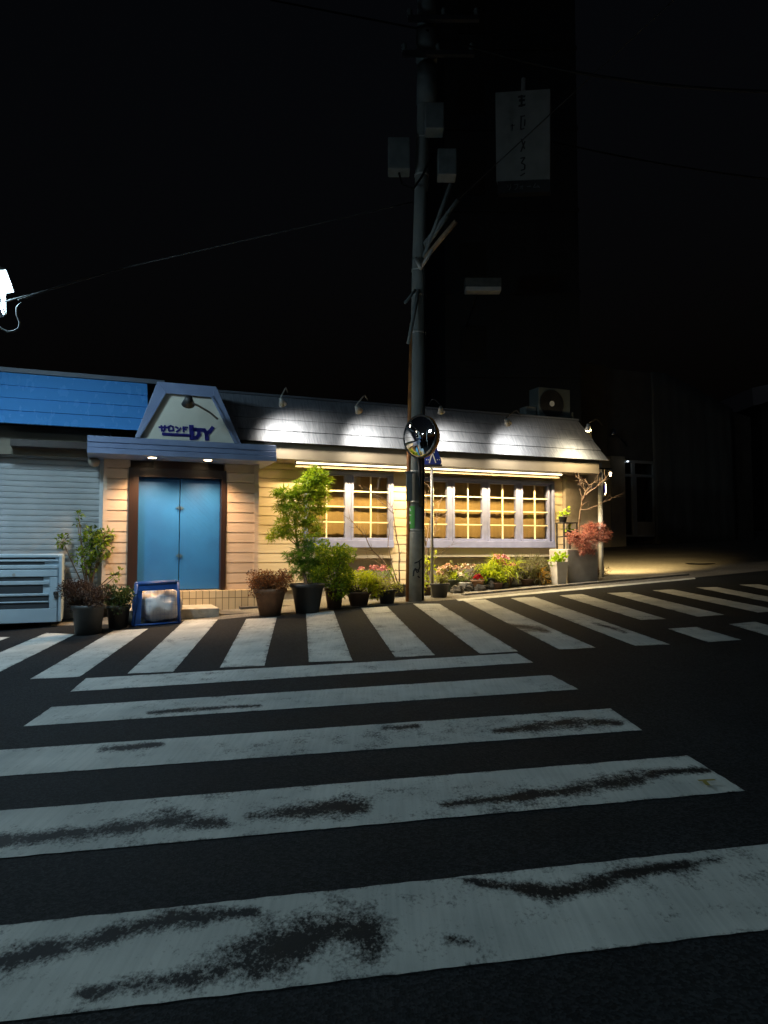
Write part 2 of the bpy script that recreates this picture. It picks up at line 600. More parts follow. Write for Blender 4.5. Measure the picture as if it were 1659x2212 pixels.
A = [[(-560, 2058), (1800, 1808), (2113, 1953), (-830, 2307)],
     [(-215, 1768), (1485, 1632), (1610, 1708), (-350, 1885)],
     [(-22, 1621.5), (1318, 1530), (1388, 1577), (-100, 1684)],
     [(112, 1527), (1190, 1458), (1250, 1489), (50, 1569)],
     [(186, 1465), (1117, 1411), (1152, 1431), (152, 1494)]]
stripes('crosswalk_marking', A, .025, 'near zebra crossing of five long worn white bars')
B = [[(-62, 1376), (22, 1376), (-130, 1430), (-260, 1432)],
     [(100, 1367), (162, 1370), (-20, 1461), (-135, 1466)],
     [(245, 1362), (320, 1358), (172, 1462), (65, 1467)],
     [(400, 1339), (471.5, 1337), (374, 1451), (275, 1455)],
     [(532, 1337), (598, 1333), (571, 1438), (475, 1442)],
     [(661, 1323), (720, 1318), (761, 1427), (667, 1430)],
     [(780, 1313), (836, 1310), (940, 1415), (854, 1420)],
     [(892, 1304), (949, 1304), (1119, 1407), (1037, 1412)],
     [(999, 1297), (1049, 1295), (1287, 1399), (1209, 1403)],
     [(1103, 1292), (1154, 1289), (1448, 1392), (1372, 1395)],
     [(1208, 1286), (1257, 1283), (1439, 1337), (1384, 1339)],
     [(1443, 1358), (1504, 1354), (1602, 1382), (1529, 1387)],
     [(1311, 1281), (1360, 1279), (1565, 1328), (1507, 1332)],
     [(1574, 1348), (1632, 1343), (1745, 1374), (1680, 1379)],
     [(1409, 1275), (1452, 1273), (1690, 1319), (1638, 1323)],
     [(1504, 1269), (1549, 1268), (1760, 1308), (1712, 1311)],
     [(1597, 1263), (1639, 1262), (1830, 1296), (1785, 1298)]]
stripes('crosswalk_marking', B, .05, 'far zebra crossing of short white bars along the shop front', .0052)
stripes('edge_line_marking', [[(985, 1294), (1500, 1247.5), (1503, 1250.5), (990, 1298.5)]], .06,
        'thin white edge line along the kerb right of the utility pole', .0045)
# ---- little yellow survey mark on the second bar
mb = MB()
for a, b in (((1508, 1686), (1545, 1684)), ((1520, 1686), (1530, 1696))):
    p, q = gp(*a, .026), gp(*b, .026)
    d = (q - p).normalized()
    n = Vector((-d.y, d.x, 0)) * .012
    mb.face([(p + n)[:], (p - n)[:], (q - n)[:], (q + n)[:]])
tag(mb.build('paint_mark', mat('yellow_chalk', (.30, .24, .05), .8)), 'small yellow angle mark on the second nearest bar', 'road marking', kind='structure')

# low kerb stones between road and shop
def kerb(p0, p1, n, label):
    t = thing('kerb', label, 'kerb', gp(*p0))
    a, b = gp(*p0), gp(*p1)
    mbk = MB()
    for k in range(n):
        s0, s1 = k / n, (k + 1) / n - .012 / max(.1, (b - a).length)
        q0, q1 = a.lerp(b, s0), a.lerp(b, s1)
        d = (q1 - q0).normalized()
        nn = Vector((-d.y, d.x, 0)) * .14
        pts = [q0, q1, q1 + nn, q0 + nn]
        mbk.prism([(p.x, p.y, gz(p.x, p.y) + .035 + .004 * rnd.random()) for p in pts], (0, 0, -.25))
    mbk.build('kerb_stones', M['kerb'], t)
    return t
kerb((1005, 1287), (1490, 1243), 9, 'low kerb stones behind the edge line in front of the planters')
# manhole on the side street
mbm = MB()
c = gp(1512, 1217, .015)
mbm.lathe([(.34, 0), (.34, .008), (.30, .008), (.30, .005), (.0, .005)], 28, (c.x, c.y, gz(c.x, c.y) + .012))
o = mbm.build('manhole_cover', M['blackm'])
tag(o, 'round dark manhole cover on the right pavement', 'manhole cover')

# ------------------------------------------------------------------ the salon
zg = lambda px, v: None
def ground_under(u, v):
    p = F(u, v, 0)
    return gz(p.x, p.y)

VE = .60      # entrance block
VC = 1.25     # canopy front
VR = .85      # eaves
VL = .30      # shutter plane
origin = F(U(557, 1280), 0, ground_under(U(557, 1280), 0))
salon = thing('salon_building', 'single-storey salon with blue double doors and a lamp-lit shingle roof', 'building', origin, ANG)

def FM():
    return MB(F)

uL = U(-420, 1200, VL)
uE0, uE1 = U(224, 1100, VE), U(557, 1100, VE)
uR = U(1291, 1100, 0)
zFloor = Z(385, 1275, VE - .15)
zEaveR = Z(620, 956, VR)          # bottom edge of the shingles, right
zTopR = Z(700, 867, .35)
zEaveL = Z(140, 921, VR)
zTopL = Z(165, 818, .35)
zSoff = Z(640, 992, VR - .05)     # underside of the eaves box
VLED = .42
uLED0, uLED1 = U(640, 1002, VLED), U(1212, 1029, VLED)

def siding(mb, u0, u1, z0, z1, v, board=.168, off=0.0, body=.16):
    mb.box((u0, v - body, z0), (u1, v - .022, z1))
    z = z0 - off
    while z < z1:
        a, b = max(z, z0), min(z + board - .017, z1)
        if b - a > .01:
            mb.box((u0 + .001, v - .0225, a), (u1 - .001, v, b))
        z += board

# windows: pixel data -> facade metres
def span(x0, x1, y=1100, v=0.0):
    return U(x0, y, v), U(x1, y, v)
WL = span(656, 848)
WR = span(886, 1195)
zW0, zW1 = Z(760, 1183, .06), Z(760, 1018, .06)
zWr1 = Z(1000, 1031.5, .06)

# walls
m1 = FM()
u_in = uE1 - .05
zB = origin.z - .3
siding(m1, u_in, WL[0], zB + .5, zSoff + .1, 0)
siding(m1, WL[1], WR[0], zB + .5, zSoff + .1, 0)
m1.box((WL[0], -.16, max(zW1, zWr1) - .01), (WL[1], -.002, zSoff + .1))
m1.box((WR[0], -.16, min(zW1, zWr1) - .01), (WR[1], -.002, zSoff + .1))
m1.box((WL[0], -.16, Z(760, 1206)), (WL[1], -.002, zW0 + .02))
m1.box((WR[0], -.16, Z(1050, 1203)), (WR[1], -.002, zW0 + .02))
siding(m1, WR[1], uR, zB + .5, zSoff + .1, 0)
m1.build('wall', M['siding'], salon)
m1 = FM()
for a, b, px in ((u_in, WL[0], 0), (WL[0], WL[1], 1), (WL[1], WR[0], 0), (WR[0], WR[1], 1), (WR[1], uR, 0)):
    if px:
        m1.box((a, -.18, zB), (b, -.12, Z(900, 1206)))
    else:
        m1.box((a, -.155, zB), (b, -.03, zB + .5))
m1.box((U(1163, 1100, .0) + .6, -.1, zB + .5), (U(1291, 1100), .12, zSoff + .08))
m1.build('plinth', M['greybase'], salon)
# shell of the building behind
m1 = FM()
m1.box((uL, -6.5, zB), (uR, -6.3, zTopR - .1))
m1.box((uR - .2, -6.3, zB), (uR, -.17, zTopR - .1))
m1.box((uL, -6.3, zB), (uL + .2, VL - .2, zTopL - .1))
m1.build('shell', M['siding'], salon)

# eaves box + fascia
m1 = FM()
uFx = U(1294, 1000, .8)
m1.box((uE1 - .3, .70, zSoff), (uFx, .80, zEaveR + .02))
m1.box((uE1 - .3, -.02, zSoff + .02), (uFx - .01, .70, zSoff + .06))
m1.build('fascia', M['fascia'], salon)
m1 = FM()
m1.box((U(22, 957, .75), .50, Z(100, 966, .75)), (uE0 + .1, .76, Z(100, 952, .75)))
m1.build('dark_bar', M['brown'], salon)  # dark brown bar across the left fascia, below the blue shingles
m1 = FM()
m1.box((uL, .42, Z(110, 985, .5)), (uE0 + .1, .5, zEaveL + .02))
m1.box((uL, -.1, Z(110, 985, .5) + .25), (uE0, .42, Z(110, 985, .5) + .3))
m1.build('fascia', M['fascia'], salon)

# mansard shingles: overlapping courses
def mansard(u0, u1, z0, z1, v0, v1, n, hip=0.0):
    mb = FM()
    for k in range(n):
        a, b = k / n, (k + 1) / n
        za, zb = z0 + (z1 - z0) * a, z0 + (z1 - z0) * b
        va, vb = v0 + (v1 - v0) * a, v0 + (v1 - v0) * b
        ha, hb = u1 - hip * a, u1 - hip * b
        lap = .034
        mb.prism([(u0, va + lap, za), (ha, va + lap, za), (hb, vb, zb + .01), (u0, vb, zb + .01)], (0, -.05, -.005))
    return mb
mansard(U(480, 940, VR), U(1313, 994, VR), zEaveR, zTopR, VR, .35, 4, U(1313, 994, VR) - U(1249, 912, .35)).build('roof', M['roof'], salon, bevel=.004)
mansard(uL, U(320, 930, VR), zEaveL, zTopL, VR, .35, 4).build('roof', M['roofblue'], salon, bevel=.004)['label'] = 'blue shingle roof over the shutter'
m1 = FM()
m1.box((uL, -.15, zTopL + .012), (uE0 + .9, .40, zTopL + .08))
m1.box((uE0 + .9, -.15, zTopR + .012), (U(1249, 912, .35), .38, zTopR + .05))
m1.box((uL, -6.4, zTopL - .06), (uE0 + .9, -.15, zTopL + .0))
m1.box((uE0 + .9, -6.4, zTopR - .06), (uR, -.15, zTopR + .0))
m1.build('roof_cap', M['cap'], salon)

# LED strip under the eaves
LEDW = 290
zLed = Z(800, 1008.5, VLED)
# lip so that its shadow lands on the wall at photo y ~1037
zHit = Z(620, 1042, 0)
vl = VLED - .06
zLip = zHit + (zLed - .014 - zHit) * vl / VLED
m1 = FM()
m1.box((uLED0 - .01, vl - .003, zLip), (uLED1 + .01, vl + .003, zSoff + .019))
m1.box((uLED0 - .01, vl + .0035, zLed + .034), (uLED1 + .01, VLED + .04, zSoff + .018))
lh = m1.build('strip_light', M['lip'], salon)
m1 = FM()
m1.box((uLED0, VLED, zLed + .002), (uLED1, VLED + .035, zLed + .028))
m1.build('tube', M['led'], lh)
for k in range(4):
    ua_, ub_ = uLED0 + (uLED1 - uLED0) * k / 4, uLED0 + (uLED1 - uLED0) * (k + 1) / 4
    L = bpy.data.lights.new('strip_glow', 'AREA')
    L.shape = 'RECTANGLE'
    L.size = ub_ - ua_ - .02
    L.size_y = .008
    L.energy = LEDW / 4
    L.color = (1, .71, .32)
    L.spread = R(160)
    o = bpy.data.objects.new('strip_glow', L)
    COL.objects.link(o)
    o.parent = salon
    zc_ = zLed - .014
    dirl = (F(0, VLED - .16, zc_ - .75) - F(0, VLED, zc_)).normalized()
    X = D.copy(); Zv = -dirl; Yv = Zv.cross(X).normalized()
    m4 = Matrix((X, Yv, Zv)).transposed().to_4x4()
    m4.translation = F((ua_ + ub_) / 2, VLED, zc_)
    o.matrix_local = root_matrix(salon).inverted() @ m4

# windows
def sash(x0, x1, ztop, zbot, name='window'):
    u0, u1 = U(x0, 1100, .03), U(x1, 1100, .03)
    fw = .045
    mb = FM()
    mb.box((u0 - fw, -.04, zbot - fw), (u0, .045, ztop + fw))
    mb.box((u1, -.04, zbot - fw), (u1 + fw, .045, ztop + fw))
    mb.box((u0, -.04, ztop), (u1, .044, ztop + fw))
    mb.box((u0, -.04, zbot - fw), (u1, .044, zbot))
    w = mb.build(name, M['lavender'], salon, bevel=.004)
    g = FM()
    g.box((u0, -.014, zbot), (u1, -.008, ztop))
    g.build('pane', M['glass'], w)
    bmb = FM()
    uc = (u0 + u1) / 2
    bw = .011
    bmb.box((uc - bw, -.005, zbot), (uc + bw, .022, ztop))
    for k in (1, 2, 3):
        zz = zbot + (ztop - zbot) * k / 4
        bmb.box((u0, -.004, zz - bw), (uc - bw - .001, .020, zz + bw))
        bmb.box((uc + bw + .001, -.004, zz - bw), (u1, .020, zz + bw))
    bmb.build('glazing_bars', M['creambar'], w)
    c = MB(F)
    n = 26
    ring = []
    for i in range(n + 1):
        u = u0 - .04 + (u1 - u0 + .20) * i / n
        v = -.32 + .004 * math.sin(i * 1.3) + .005 * math.sin(i * .7 + x0)
        ring.append((c.p(u, v, zbot - .1), c.p(u, v, ztop + .1)))
    for i in range(n):
        c.f.append([ring[i][0], ring[i + 1][0], ring[i + 1][1], ring[i][1]])
    c.build('curtain', M['curtain'], w, smooth=True)
    return w
zs0 = Z(760, 1161.5, .03)
zsL = Z(800, 1029.5, .03)
sash(666, 745, zsL, zs0)
sash(763.5, 839, zsL, zs0)
zsR = Z(1010, 1043, .03)
zsr0 = Z(1010, 1163.5, .03)
for a, b in ((906, 966), (982, 1041.5), (1058, 1114.5), (1129, 1183)):
    sash(a, b, zsR, zsr0)
def surround(w, ztop, xs, zsb):
    mb = FM()
    u0, u1 = w
    mb.box((u0, -.1, ztop - .055), (u1, .06, ztop))
    mb.box((u0, -.1, zW0), (u1, .075, zsb - .046))
    mb.box((u0, -.1, zsb - .046), (u0 + .06, .058, ztop - .055))
    mb.box((u1 - .06, -.1, zsb - .046), (u1, .058, ztop - .055))
    for x0, x1 in xs:
        mb.box((U(x0, 1100, .03) + .046, -.1, zsb - .046), (U(x1, 1100, .03) - .046, .035, ztop - .055))
    mb.build('window_surround', M['lavender'], salon, bevel=.005)
    d = FM()
    d.box((u0 - .1, -.62, zW0 - .2), (u1 + .1, -.58, ztop + .2))
    d.build('room_back', M['dark'], salon)
surround(WL, zW1, ((745, 763.5),), zs0)
surround(WR, zWr1, ((966, 982), (1041.5, 1058), (1114.5, 1129)), zsr0)

# entrance block
uD0, uD1 = U(280, 1100, VE), U(485, 1100, VE)
m1 = FM()
zCan = Z(390, 987, VC)
siding(m1, uE0, uD0, zFloor, zCan + .12, VE, off=.05, body=.5)
m1.build('entrance_wall', M['siding2'], salon)
m1 = FM()
siding(m1, uD1, uE1, zFloor, zCan + .12, VE, off=.05, body=.5)
m1.build('entrance_wall', M['siding2'], salon)
m1 = FM()
m1.box((uE1 - .06, VE - .001, zFloor), (uE1 + .012, VE + .016, zCan))
m1.build('corner_trim', M['siding2'], salon)
m1 = FM()
m1.box((uE0 - .012, VE - .001, zFloor), (uE0 + .05, VE + .016, zCan))
m1.build('corner_trim', M['siding2'], salon)
dl0, dl1 = U(297, 1150, VE - .12), U(474.5, 1150, VE - .12)
zdT = Z(385, 1033.5, VE - .12)
m1 = FM()
m1.box((uD0 - .02, VE - .22, zFloor), (dl0, VE + .03, zdT + .14))
m1.box((dl1, VE - .22, zFloor), (uD1 + .02, VE + .03, zdT + .14))
m1.box((dl0, VE - .22, zdT), (dl1, VE + .02, zdT + .139))
m1.box((dl0 + .22, VE - .2, zdT + .139), (dl1 - .22, VE + .035, zdT + .26))
m1.box((uD0 + .01, VE - .24, zdT + .14), (uD1 - .01, VE - .1, zCan + .1))
m1.build('door_frame', M['brown'], salon)
uDm = (dl0 + dl1) / 2
for a, b, sgn in ((dl0, uDm - .004, 1), (uDm + .004, dl1, -1)):
    mb = FM()
    mb.box((a + .003, VE - .19, zFloor + .012), (b - .003, VE - .125, zdT - .003))
    # diagonal boarding: thin raised battens with narrow gaps
    n = 30
    hgt, wid = zdT - zFloor - .04, b - a - .03
    for k in range(n + 1):
        c0 = (k / n) * (hgt + wid) - wid
        pts = []
        u_a, u_b = a + .015, b - .015
        th = (hgt + wid) / n - .007
        def zz(u, c):
            return c + ((u - u_a) if sgn > 0 else (u_b - u)) * 1.0
        poly = [(u_a, zz(u_a, c0)), (u_b, zz(u_b, c0)), (u_b, zz(u_b, c0) + th), (u_a, zz(u_a, c0) + th)]
        # clip to the leaf in z
        def clip(poly, zc, keep_above):
            out = []
            for i in range(len(poly)):
                p, q = poly[i], poly[(i + 1) % len(poly)]
                ip = (p[1] >= zc) == keep_above
                iq = (q[1] >= zc) == keep_above
                if ip: out.append(p)
                if ip != iq:
                    t = (zc - p[1]) / (q[1] - p[1])
                    out.append((p[0] + t * (q[0] - p[0]), zc))
            return out
        poly = clip(poly, 0.0, True)
        if len(poly) >= 3: poly = clip(poly, hgt, False)
        if len(poly) >= 3:
            mb.prism([(u, VE - .1215, zFloor + .02 + z) for u, z in poly], (0, -.0045, 0))
    dr = mb.build('door', M['door'], salon)
    for zz_, w_ in ((Z(386, 1097, VE - .12), .055), (Z(385, 1200, VE - .12), .045)):
        h = FM()
        h.box((min(a, b) if sgn < 0 else b - w_, VE - .119, zz_ - .012), (min(a, b) + w_ if sgn < 0 else b, VE - .098, zz_ + .012))
        h.box((a + .006 if sgn < 0 else b - .022, VE - .098, zz_ - .03), (a + .022 if sgn < 0 else b - .006, VE - .085, zz_ + .03))
        h.build('latch', M['brass'], dr)
# tiled step and stone step
m1 = FM()
zs = Z(450, 1304, VE + .14)
m1.box((U(268, 1290, VE + .12), -.05, zs - .3), (U(555, 1290, VE + .12), VE + .14, zFloor - .002))
m1.build('tiled_step', M['tile'], salon)
m1 = FM()
m1.box((U(520, 1300, VE + .3), -.02, zB - .1), (U(700, 1300, VE + .3), VE + .3, Z(560, 1318, VE + .3) + .06))
m1.build('gutter_edge', M['darkstone'], salon)
st = gp(430, 1336)
vS = CF + N.dot(st)
mb = FM()
zt = Z(420, 1315, vS)
mb.box((U(268, 1325, vS), VE + .141, zt - .45), (U(474, 1325, vS), vS, zt))
o = mb.build('stone_step', M['stone'], bevel=.012)
tag(o, 'low stained stone block step in front of the tiled doorstep', 'step')
mb = FM()
mb.box((U(474, 1328, vS - .12) + .01, VE + .141, zt - .5), (U(562, 1320, vS - .12), vS - .12, zt - .10))
tag(mb.build('stone_slab', M['darkstone'], bevel=.01), 'thin dark stone slab right of the pale stone step', 'step')

# canopy with ribs, returns and the gable sign
uC0, uC1 = U(193, 960, VC), U(594, 976, VC)
zc1, zc0 = Z(390, 950, VC), Z(390, 986.5, VC)
m1 = FM()
m1.box((uC0, .2, zc0), (uC1, VC - .06, zc1))
h = (zc1 - zc0)
for k, (a, b, o_) in enumerate(((0, .30, .0), (.34, .60, -.02), (.66, 1.0, -.04))):
    m1.box((uC0 - .03, .1, zc0 + h * a - .004), (uC1 + .03, VC + o_, zc0 + h * b))
m1.build('canopy', M['bluetrim'], salon, bevel=.006)
g_out = [(291, 952), (340, 824), (467, 835), (521, 963)]
g_in = [(298, 963), (357, 846), (458, 855), (510, 971)]
def gpt(q, v):
    return (U(*q, v), v, Z(*q, v))
vg = VC - .05
m1 = FM()
o4 = [gpt(q, vg) for q in g_out]
i4 = [gpt(q, vg) for q in g_in]
zb_ = zc1 + .003
for L4 in (o4, i4):
    for k in (0, 3):
        L4[k] = (L4[k][0], vg, zb_)
i4[0] = (i4[0][0], vg, zb_); i4[3] = (i4[3][0], vg, zb_)
for a, b in ((0, 1), (1, 2), (2, 3)):
    m1.prism([o4[a], o4[b], i4[b], i4[a]], (0, -.9, 0))
gb = m1.build('gable', M['bluetrim'], salon, bevel=.006)
m1 = FM()
# inner bead
for a, b in ((0, 1), (1, 2), (2, 3)):
    cx = sum(q[0] for q in i4) / 4
    def sh(q, s): return (cx + (q[0] - cx) * s, vg + .02, zb_ + (q[2] - zb_) * (1 if s >= 1 else s))
    m1.prism([sh(i4[a], 1.035), sh(i4[b], 1.035), sh(i4[b], .965), sh(i4[a], .965)], (0, -.04, 0))
m1.build('bead', M['bluetrim'], gb, bevel=.004)
vp = vg - .06
m1 = FM()
m1.prism([(q[0], vp, q[2]) for q in i4], (0, -.05, 0))
pn = m1.build('sign_panel', M['panel'], gb)
# lettering
lt = FM()
def stroke(pts, w, v0=vp + .012, th=.02):
    """round-jointed stroke of pixel points -> raised letters"""
    for (x0, y0), (x1, y1) in zip(pts, pts[1:]):
        a, b = gpt((x0, y0), vp), gpt((x1, y1), vp)
        dx, dz = b[0] - a[0], b[2] - a[2]
        L = math.hypot(dx, dz) or 1e-6
        nx, nz = -dz / L * w / 2, dx / L * w / 2
        ex, ez = dx / L * w * .35, dz / L * w * .35
        lt.prism([(a[0] - ex + nx, v0, a[2] - ez + nz), (b[0] + ex + nx, v0, b[2] + ez + nz),
                  (b[0] + ex - nx, v0, b[2] + ez - nz), (a[0] - ex - nx, v0, a[2] - ez - nz)], (0, -th, 0))
def L3(x, y):   # zoomed-crop coordinates -> photo D coordinates
    return (318.2 + x * .10582, 822.9 + y * .10582)
def SK(pts, w):
    stroke([L3(570 + (x_ - 570) * .95, 1060 + (y_ - 1060) * .92) for x_, y_ in pts], w * .84)
SK([(225, 935), (400, 945)], .035)                      # sa
SK([(270, 905), (285, 1020)], .035)
SK([(345, 905), (345, 990), (310, 1025)], .035)
SK([(430, 985), (425, 930), (470, 905), (520, 925), (530, 1010), (440, 1020)], .032)   # ro
SK([(435, 940), (430, 1010)], .032)
SK([(580, 930), (620, 955)], .034)                      # n
SK([(600, 1035), (655, 1000), (685, 955)], .034)
SK([(745, 930), (748, 1030)], .034)                     # do
SK([(750, 965), (800, 995)], .034)
SK([(780, 930), (795, 945)], .026)
SK([(815, 930), (830, 945)], .026)
SK([(305, 1085), (890, 1115)], .05)                     # underline
SK([(320, 1105), (890, 1130)], .03)
SK([(915, 920), (925, 1180)], .085)                     # b
SK([(925, 1000), (1010, 985), (1075, 1020), (1080, 1100), (1030, 1165), (925, 1180)], .065)
SK([(960, 985), (1190, 1000), (1240, 1075)], .07)       # y
SK([(1370, 950), (1310, 1030), (1240, 1080)], .07)
SK([(1235, 1060), (1245, 1130), (1250, 1200)], .075)
lt.build('lettering', M['navy'], pn)

# roller shutter, rails
m1 = FM()
zsh = Z(110, 984, VL)
u0, u1 = uL + .25, U(214, 1100, VL)
m1.box((u0, VL - .06, zB - .4), (u1, VL - .022, zsh))
z = zB - .4
while z < zsh:
    m1.prism([(u0, VL - .022, z), (u0, VL - .008, z + .010), (u0, VL - .004, z + .045), (u0, VL - .008, z + .080), (u0, VL - .022, z + .089)], (u1 - u0, 0, 0))
    z += .09
m1.build('roller_shutter', M['shutter'], salon)
m1 = FM()
m1.box((u1, VL - .1, zB - .4), (U(222, 1100, VL), VL + .05, zsh + .1))
m1.build('shutter_rail', M['white'], salon)
m1 = FM()
m1.lathe([(.0, -.09), (.05, -.08), (.085, -.03), (.09, .02), (.06, .05), (.0, .055)], 16,
         (U(203, 997, .65), .65, Z(203, 997, .65)))
m1.build('shutter_motor', M['greybase'], salon, smooth=True)

# small lamp under the right end of the eaves, lighting the corner and the side street
uq = max(uFx, uR) + .11
Pq = F(uq, .30, zSoff + .10)
tq = thing('wall_lamp', 'small bright warm lamp under the right end of the eaves', 'lamp', Pq, ANG)
m1 = FM()
m1.box((uFx - .06, .28, zSoff + .155), (uq + .03, .32, zSoff + .19))
m1.build('arm', M['blackm'], tq)
mb = MB()
mb.lathe([(0, .065), (.035, .06), (.055, .0), (.05, .0), (0, .03)], 14, Pq[:])
mb.build('shade', M['galv'], tq, smooth=True)
mb = MB()
mb.lathe([(0, .02), (.02, .01), (.024, -.03), (.018, -.07), (0, -.08)], 14, Pq[:])
mb.build('bulb', M['warmbulb'], tq, smooth=True)
light('lamp_beam', 'SPOT', Pq - Vector((0, 0, .10)), 2500, (1, .70, .28), tq, aim=gp(1328, 1228), size=.04, spot=80, blend=1.0)

# ------------------------------------------------------------------ downlights in the canopy
for k, (x, y) in enumerate(((329, 986.5), (449, 992))):
    vd = VC - .16
    zu = zc0 - .005
    p = fp(x, y, vd)
    p = F(D.dot(p), vd, zu)
    t = thing('downlight', ['left one of the two small recessed downlights under the canopy', 'right one of the two small recessed downlights under the canopy'][k],
              'ceiling light', p, ANG, 'downlights under the canopy')
    mb = MB()
    mb.lathe([(.075, -.012), (.082, -.002), (.082, .001), (.06, .001), (.06, -.012)], 20)
    mb.build('rim', M['white'], t, local=True, smooth=False)
    mb = MB()
    mb.lathe([(.058, -.016), (.058, -.006), (0.0, -.006)], 20)
    mb.build('lens', M['warmbulb'], t, local=True)
    light('downlight_beam', 'SPOT', p - Vector((0, 0, .03)), 235, (1, .62, .32), t, aim=F(D.dot(p), vd - .22, zu - 2), size=.05, spot=125, blend=.7)

# ------------------------------------------------------------------ roof spotlights
LAMPS = [((610, 872), (621, 848), (632, 944), 'over the window beside the canopy'),
         ((775, 887), (794, 864), (812, 957), 'left of the utility pole'),
         ((953, 889), (925, 874), (965, 965), 'just right of the utility pole'),
         ((1097, 914), (1125, 897), (1125, 975), 'below the outdoor air conditioner'),
         ((1270, 928), (1300, 918), (1240, 985), 'at the right end of the roof')]
for k, (lp, bp_, aim, txt) in enumerate(LAMPS):
    vlamp = 1.30
    P = fp(*lp, vlamp)
    Bq = fp(*bp_, .38)
    A_ = fp(*aim, VR)
    t = thing('roof_spotlight', 'lit arm spotlight aimed at the shingles ' + txt, 'spotlight', Bq, 0, 'arm spotlights along the shingle roof')
    dirv = (A_ - P).normalized()
    if k == 4:
        dirv = (A_ + N * .30 - Vector((0, 0, .3)) - P).normalized()
    mb = MB()
    mid = Bq.lerp(P, .55) + Vector((0, 0, .16))
    mb.tube([Bq, Bq.lerp(mid, .6) + Vector((0, 0, .05)), mid, P - dirv * .10 + Vector((0, 0, .03)), P - dirv * .05], .011, 8)
    mb.build('arm', M['galv'] if k in (0, 1) else M['blackm'], t, smooth=True)
    q = dirv.to_track_quat('Z', 'Y').to_matrix()
    T = lambda a, b, c, P=P, q=q: P + q @ Vector((a, b, c))
    mb = MB(T)
    prof = [(.02, -.11), (.035, -.10), (.04, -.05), (.075, .03), (.079, .03), (.046, -.05), (.03, -.106)]
    mb.lathe([(.0, -.112), (.03, -.11), (.042, -.06), (.07, .02), (.066, .02), (.036, -.055), (.0, -.06)], 18)
    mb.build('shade', M['galv'], t, smooth=True)
    mb = MB(T)
    mb.lathe([(.0, -.05), (.034, -.045), (.044, .0), (.034, .035), (.0, .045)], 16)
    mb.build('bulb', M['bulb'] if k < 4 else M['warmbulb'], t, smooth=True)
    light('spot_beam', 'SPOT', P + dirv * .065, 300 if k < 4 else 210, (1, .90, .74) if k < 4 else (1, .80, .48), t, aim=A_ - Vector((0, 0, .12)), size=.09, spot=121, blend=1.0)
    if k == 4:
        light('bulb_glow', 'POINT', P + dirv * .09 + D * .10 + N * .05, 14, (1, .72, .34), t, size=.03)

# unlit spotlight in front of the gable
P = fp(407, 868, VC + .42)
Bq = fp(470, 905, VC - .02)
t = thing('gable_spotlight', 'unlit dark spotlight on an arm in front of the cream sign panel', 'spotlight', Bq)
mb = MB()
mb.tube([Bq, Bq.lerp(P, .3) + Vector((0, 0, .03)), Bq.lerp(P, .7) + Vector((0, 0, .03)), P], .016, 8)
mb.build('arm', M['greybox'], t, smooth=True)
q = (fp(400, 945, vp) - P).normalized().to_track_quat('Z', 'Y').to_matrix()
mb = MB(lambda a, b, c: P + q @ Vector((a, b, c)))
mb.lathe([(.0, -.10), (.05, -.09), (.065, -.04), (.10, .05), (.094, .05), (.05, -.05), (.0, -.05)], 18)
mb.build('shade', M['blackm'], t, smooth=True)

# ------------------------------------------------------------------ air conditioner on the roof
va = -.10
a0 = fp(1163.5, 872, va)
ua0, ua1 = U(1163.5, 870, va), U(1232, 880, va)
za1 = Z(1200, 839, va)
za0 = zTopR + .09
t = thing('air_conditioner', 'grey outdoor air conditioner unit on the roof edge', 'air conditioner', F((ua0 + ua1) / 2, va - .2, za0), ANG)
m1 = FM()
m1.box((ua0, va - .36, za0), (ua1, va, za1))
m1.build('casing', M['acgrey'], t, bevel=.015)
uc, zc_, rr = ua0 + (ua1 - ua0) * .40, (za0 + za1) / 2 + .0, (za1 - za0) * .40
m1 = FM()
def ring(mb, uc, zc, r0, r1, v, th, n=32):
    for k in range(n):
        w0, w1 = 2 * math.pi * k / n, 2 * math.pi * (k + 1) / n
        mb.prism([(uc + r0 * math.cos(w0), v, zc + r0 * math.sin(w0)), (uc + r1 * math.cos(w0), v, zc + r1 * math.sin(w0)),
                  (uc + r1 * math.cos(w1), v, zc + r1 * math.sin(w1)), (uc + r0 * math.cos(w1), v, zc + r0 * math.sin(w1))], (0, -th, 0))
for k in range(1, 7):
    ring(m1, uc, zc_, rr * k / 6.2 - .006, rr * k / 6.2, va + .025, .012)
ring(m1, uc, zc_, rr, rr + .02, va + .03, .03)
m1.build('grille', M['blackm'], t)
m1 = FM()
m1.prism([(uc + rr * math.cos(w), va + .006, zc_ + rr * math.sin(w)) for w in [2 * math.pi * k / 32 for k in range(32)]], (0, -.005, 0))
m1.build('fan', M['blackm'], t)
m1 = FM()
m1.prism([(uc + .06 * math.cos(w), va + .028, zc_ + .06 * math.sin(w)) for w in [2 * math.pi * k / 16 for k in range(16)]], (0, -.01, 0))
m1.build('hub', M['white'], t)
m1 = FM()
m1.box((ua0 + .08, va - .33, za0 - .085), (ua0 + .16, va - .02, za0))
m1.build('foot', M['blackm'], t)
m1 = FM()
m1.box((ua1 - .16, va - .33, za0 - .085), (ua1 - .08, va - .02, za0))
m1.build('foot', M['blackm'], t)
m1 = FM()
m1.box((ua0 - .28, va - .3, za0 - .06), (ua0 - .03, va - .05, za0 + .26))
tag(m1.build('pipe_cover_box', M['greybox'], bevel=.01), 'small grey box left of the rooftop air conditioner', 'box')
m1 = FM()
m1.box((ua1 + .01, va - .3, za0 - .06), (ua1 + .12, va - .05, za0 + .22))
tag(m1.build('pipe_cover_box', M['greybox'], bevel=.01), 'narrow grey box right of the rooftop air conditioner', 'box')

